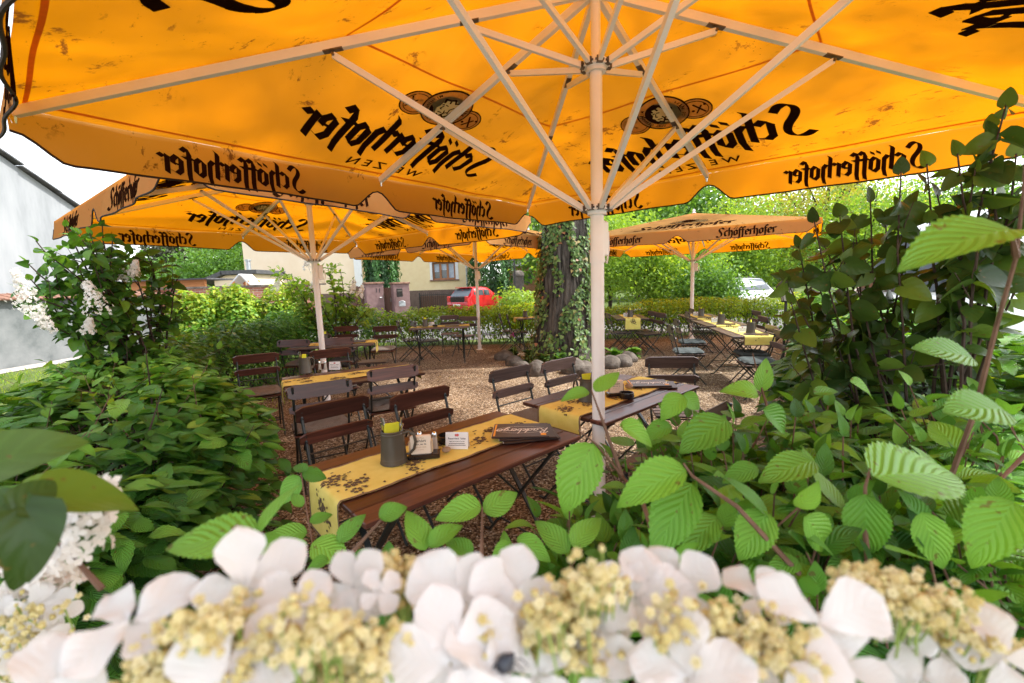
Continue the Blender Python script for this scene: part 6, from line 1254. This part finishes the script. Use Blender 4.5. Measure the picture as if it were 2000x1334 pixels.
tree(318,42,10.5,2.2,M['conifer'],'bluish spruce standing left of the conifer group',3500,.32,.15,30,airy=.22,conic=True,name='conifer_tree')
tree(352,40,9.5,2.6,M['conifer'],'brown-green conifer left of the bright round tree',4500,.32,.15,30,airy=.22,conic=True,name='conifer_tree')
tree(384,44,11.5,2.6,M['conifer'],'tallest conifer above the shed roof',5000,.32,.12,30,airy=.22,conic=True,name='conifer_tree')
tree(425,34,5.6,2.7,M['tree_mid'],'bright round tree behind the garden shed',9000,.26,.1,40)
tree(485,38,9,3.5,M['tree_mid'],'green tree against the left end of the yellow house',9000,.3,.1,40)
tree(270,36,5.0,3.0,M['tree_mid'],'low green tree behind the pergola',5000,.26,.1,30)
tree(1190,19,4.3,1.7,M['tree_green'],'bright spring tree just right of the foreground pole',7500,.15,.15,40,name='spring_tree')
tree(1265,17,3.5,1.5,M['tree_green'],'light green young tree behind the hedge, middle of the gap between trunk and right umbrella',8000,.14,.15,40,name='spring_tree')
tree(1330,21,4.2,1.8,M['tree_green'],'light green tree left of the right umbrella pole',7500,.16,.15,40,name='spring_tree')
tree(1375,16,2.3,1.3,M['tree_mid'],'low bluish green shrub right of the right umbrella pole',6000,.13,.05,30,name='shrub')
tree(1150,24,6.5,3.0,M['tree_green'],'spring tree hidden partly by the ivy trunk',7000,.24,.1,40,name='spring_tree')
tree(1245,36,9.0,4.0,M['tree_mid'],'tall green tree rising behind the right umbrella top, left',12000,.38,.15,50,name='broad_tree')
tree(1380,38,9.5,4.0,M['tree_mid'],'tall green tree rising behind the right umbrella top, centre',12000,.38,.15,50,name='broad_tree')
tree(1450,28,6.2,3.0,M['tree_green'],'drooping light green birch above the silver car',13000,.2,.08,50,name='birch_tree')
tree(1520,33,9.5,4.2,M['tree_gold'],'yellow blossoming tree behind the silver car',7500,.22,.12,60,name='spring_tree',airy=.2)
tree(1610,30,10.5,4.4,M['tree_gold'],'airy yellow-green tree left of the dark lilac',7000,.22,.15,60,name='spring_tree',airy=.2)
tree(1700,24,6.5,3.4,M['tree_green'],'light green tree glimpsed through the dark lilac',11000,.2,.08,40,name='spring_tree')
tree(1640,52,16,3.2,M['conifer'],'distant dark conifer over the yellow-green trees',4500,.4,.15,34,airy=.2,conic=True,name='conifer_tree')
tree(1780,34,8,4.0,M['tree_mid'],'green tree behind the white van, left',10000,.3,.1,40,name='broad_tree')
tree(1930,30,8,4.0,M['tree_mid'],'green tree behind the white van, right',8000,.3,.1,40,name='broad_tree')
tree(1068,34,9,4.0,M['tree_mid'],'green tree behind the stone house',6000,.35,.1,30,name='broad_tree')
tree(1420,50,8,6.0,M['tree_mid'],'far dark tree between the two right umbrellas trees',9000,.5,.05,40,name='broad_tree')
p=at(1010,585,14); o=empty('garden_bush',(p[0],p[1],0),0,'light green bush at the left edge of the ivy trunk','shrub'); blob_leaves('foliage',o,(0,0,.75),(.75,.6,.75),2500,.11,M['tree_green'],'mini',4,.7); b=MB(); b.tube([(0,0,0),(0,0,.8)],.03,5); b.build('stem',M['darktwig'],o)
# a dark far-off wood closing the view
n=26000; a=rng.uniform(-1.25,1.25,n); dist=rng.uniform(70,95,n); hh=4+1.5*np.sin(a*9)+1.6*np.sin(a*23)+1.2*np.sin(a*47); P=np.stack([np.sin(a)*dist,np.cos(a)*dist,rng.random(n)**.8*hh],1); Nn=nrm(rng.normal(size=(n,3))+np.array([0,-.6,.4])); o=cloud('far_wood','mini',P,tangent(Nn),Nn,rng.uniform(.9,2.0,n),M['tree_mid']); tag(o,'distant band of woodland closing the horizon','wood',kind='stuff')
# lawn blades at the left
n=14000; P=np.stack([rng.uniform(-11.2,-3.2,n),rng.uniform(2.5,15,n),np.zeros(n)-.01],1); A=nrm(np.stack([rng.normal(size=n)*.35,rng.normal(size=n)*.35,np.ones(n)],1)); blade=(np.array([(-.06,0,0),(.06,0,0),(.045,.6,.02),(-.045,.6,.02),(0,1,.08)]),[(0,1,2,3),(3,2,4)],np.array([(0,0),(1,0),(1,.6),(0,.6),(.5,1)]))
o=cloud('grass',blade,P,A,tangent(A),rng.uniform(.05,.10,n),M['hedge']); tag(o,'short lawn at the left before the grey wall','grass',kind='stuff')
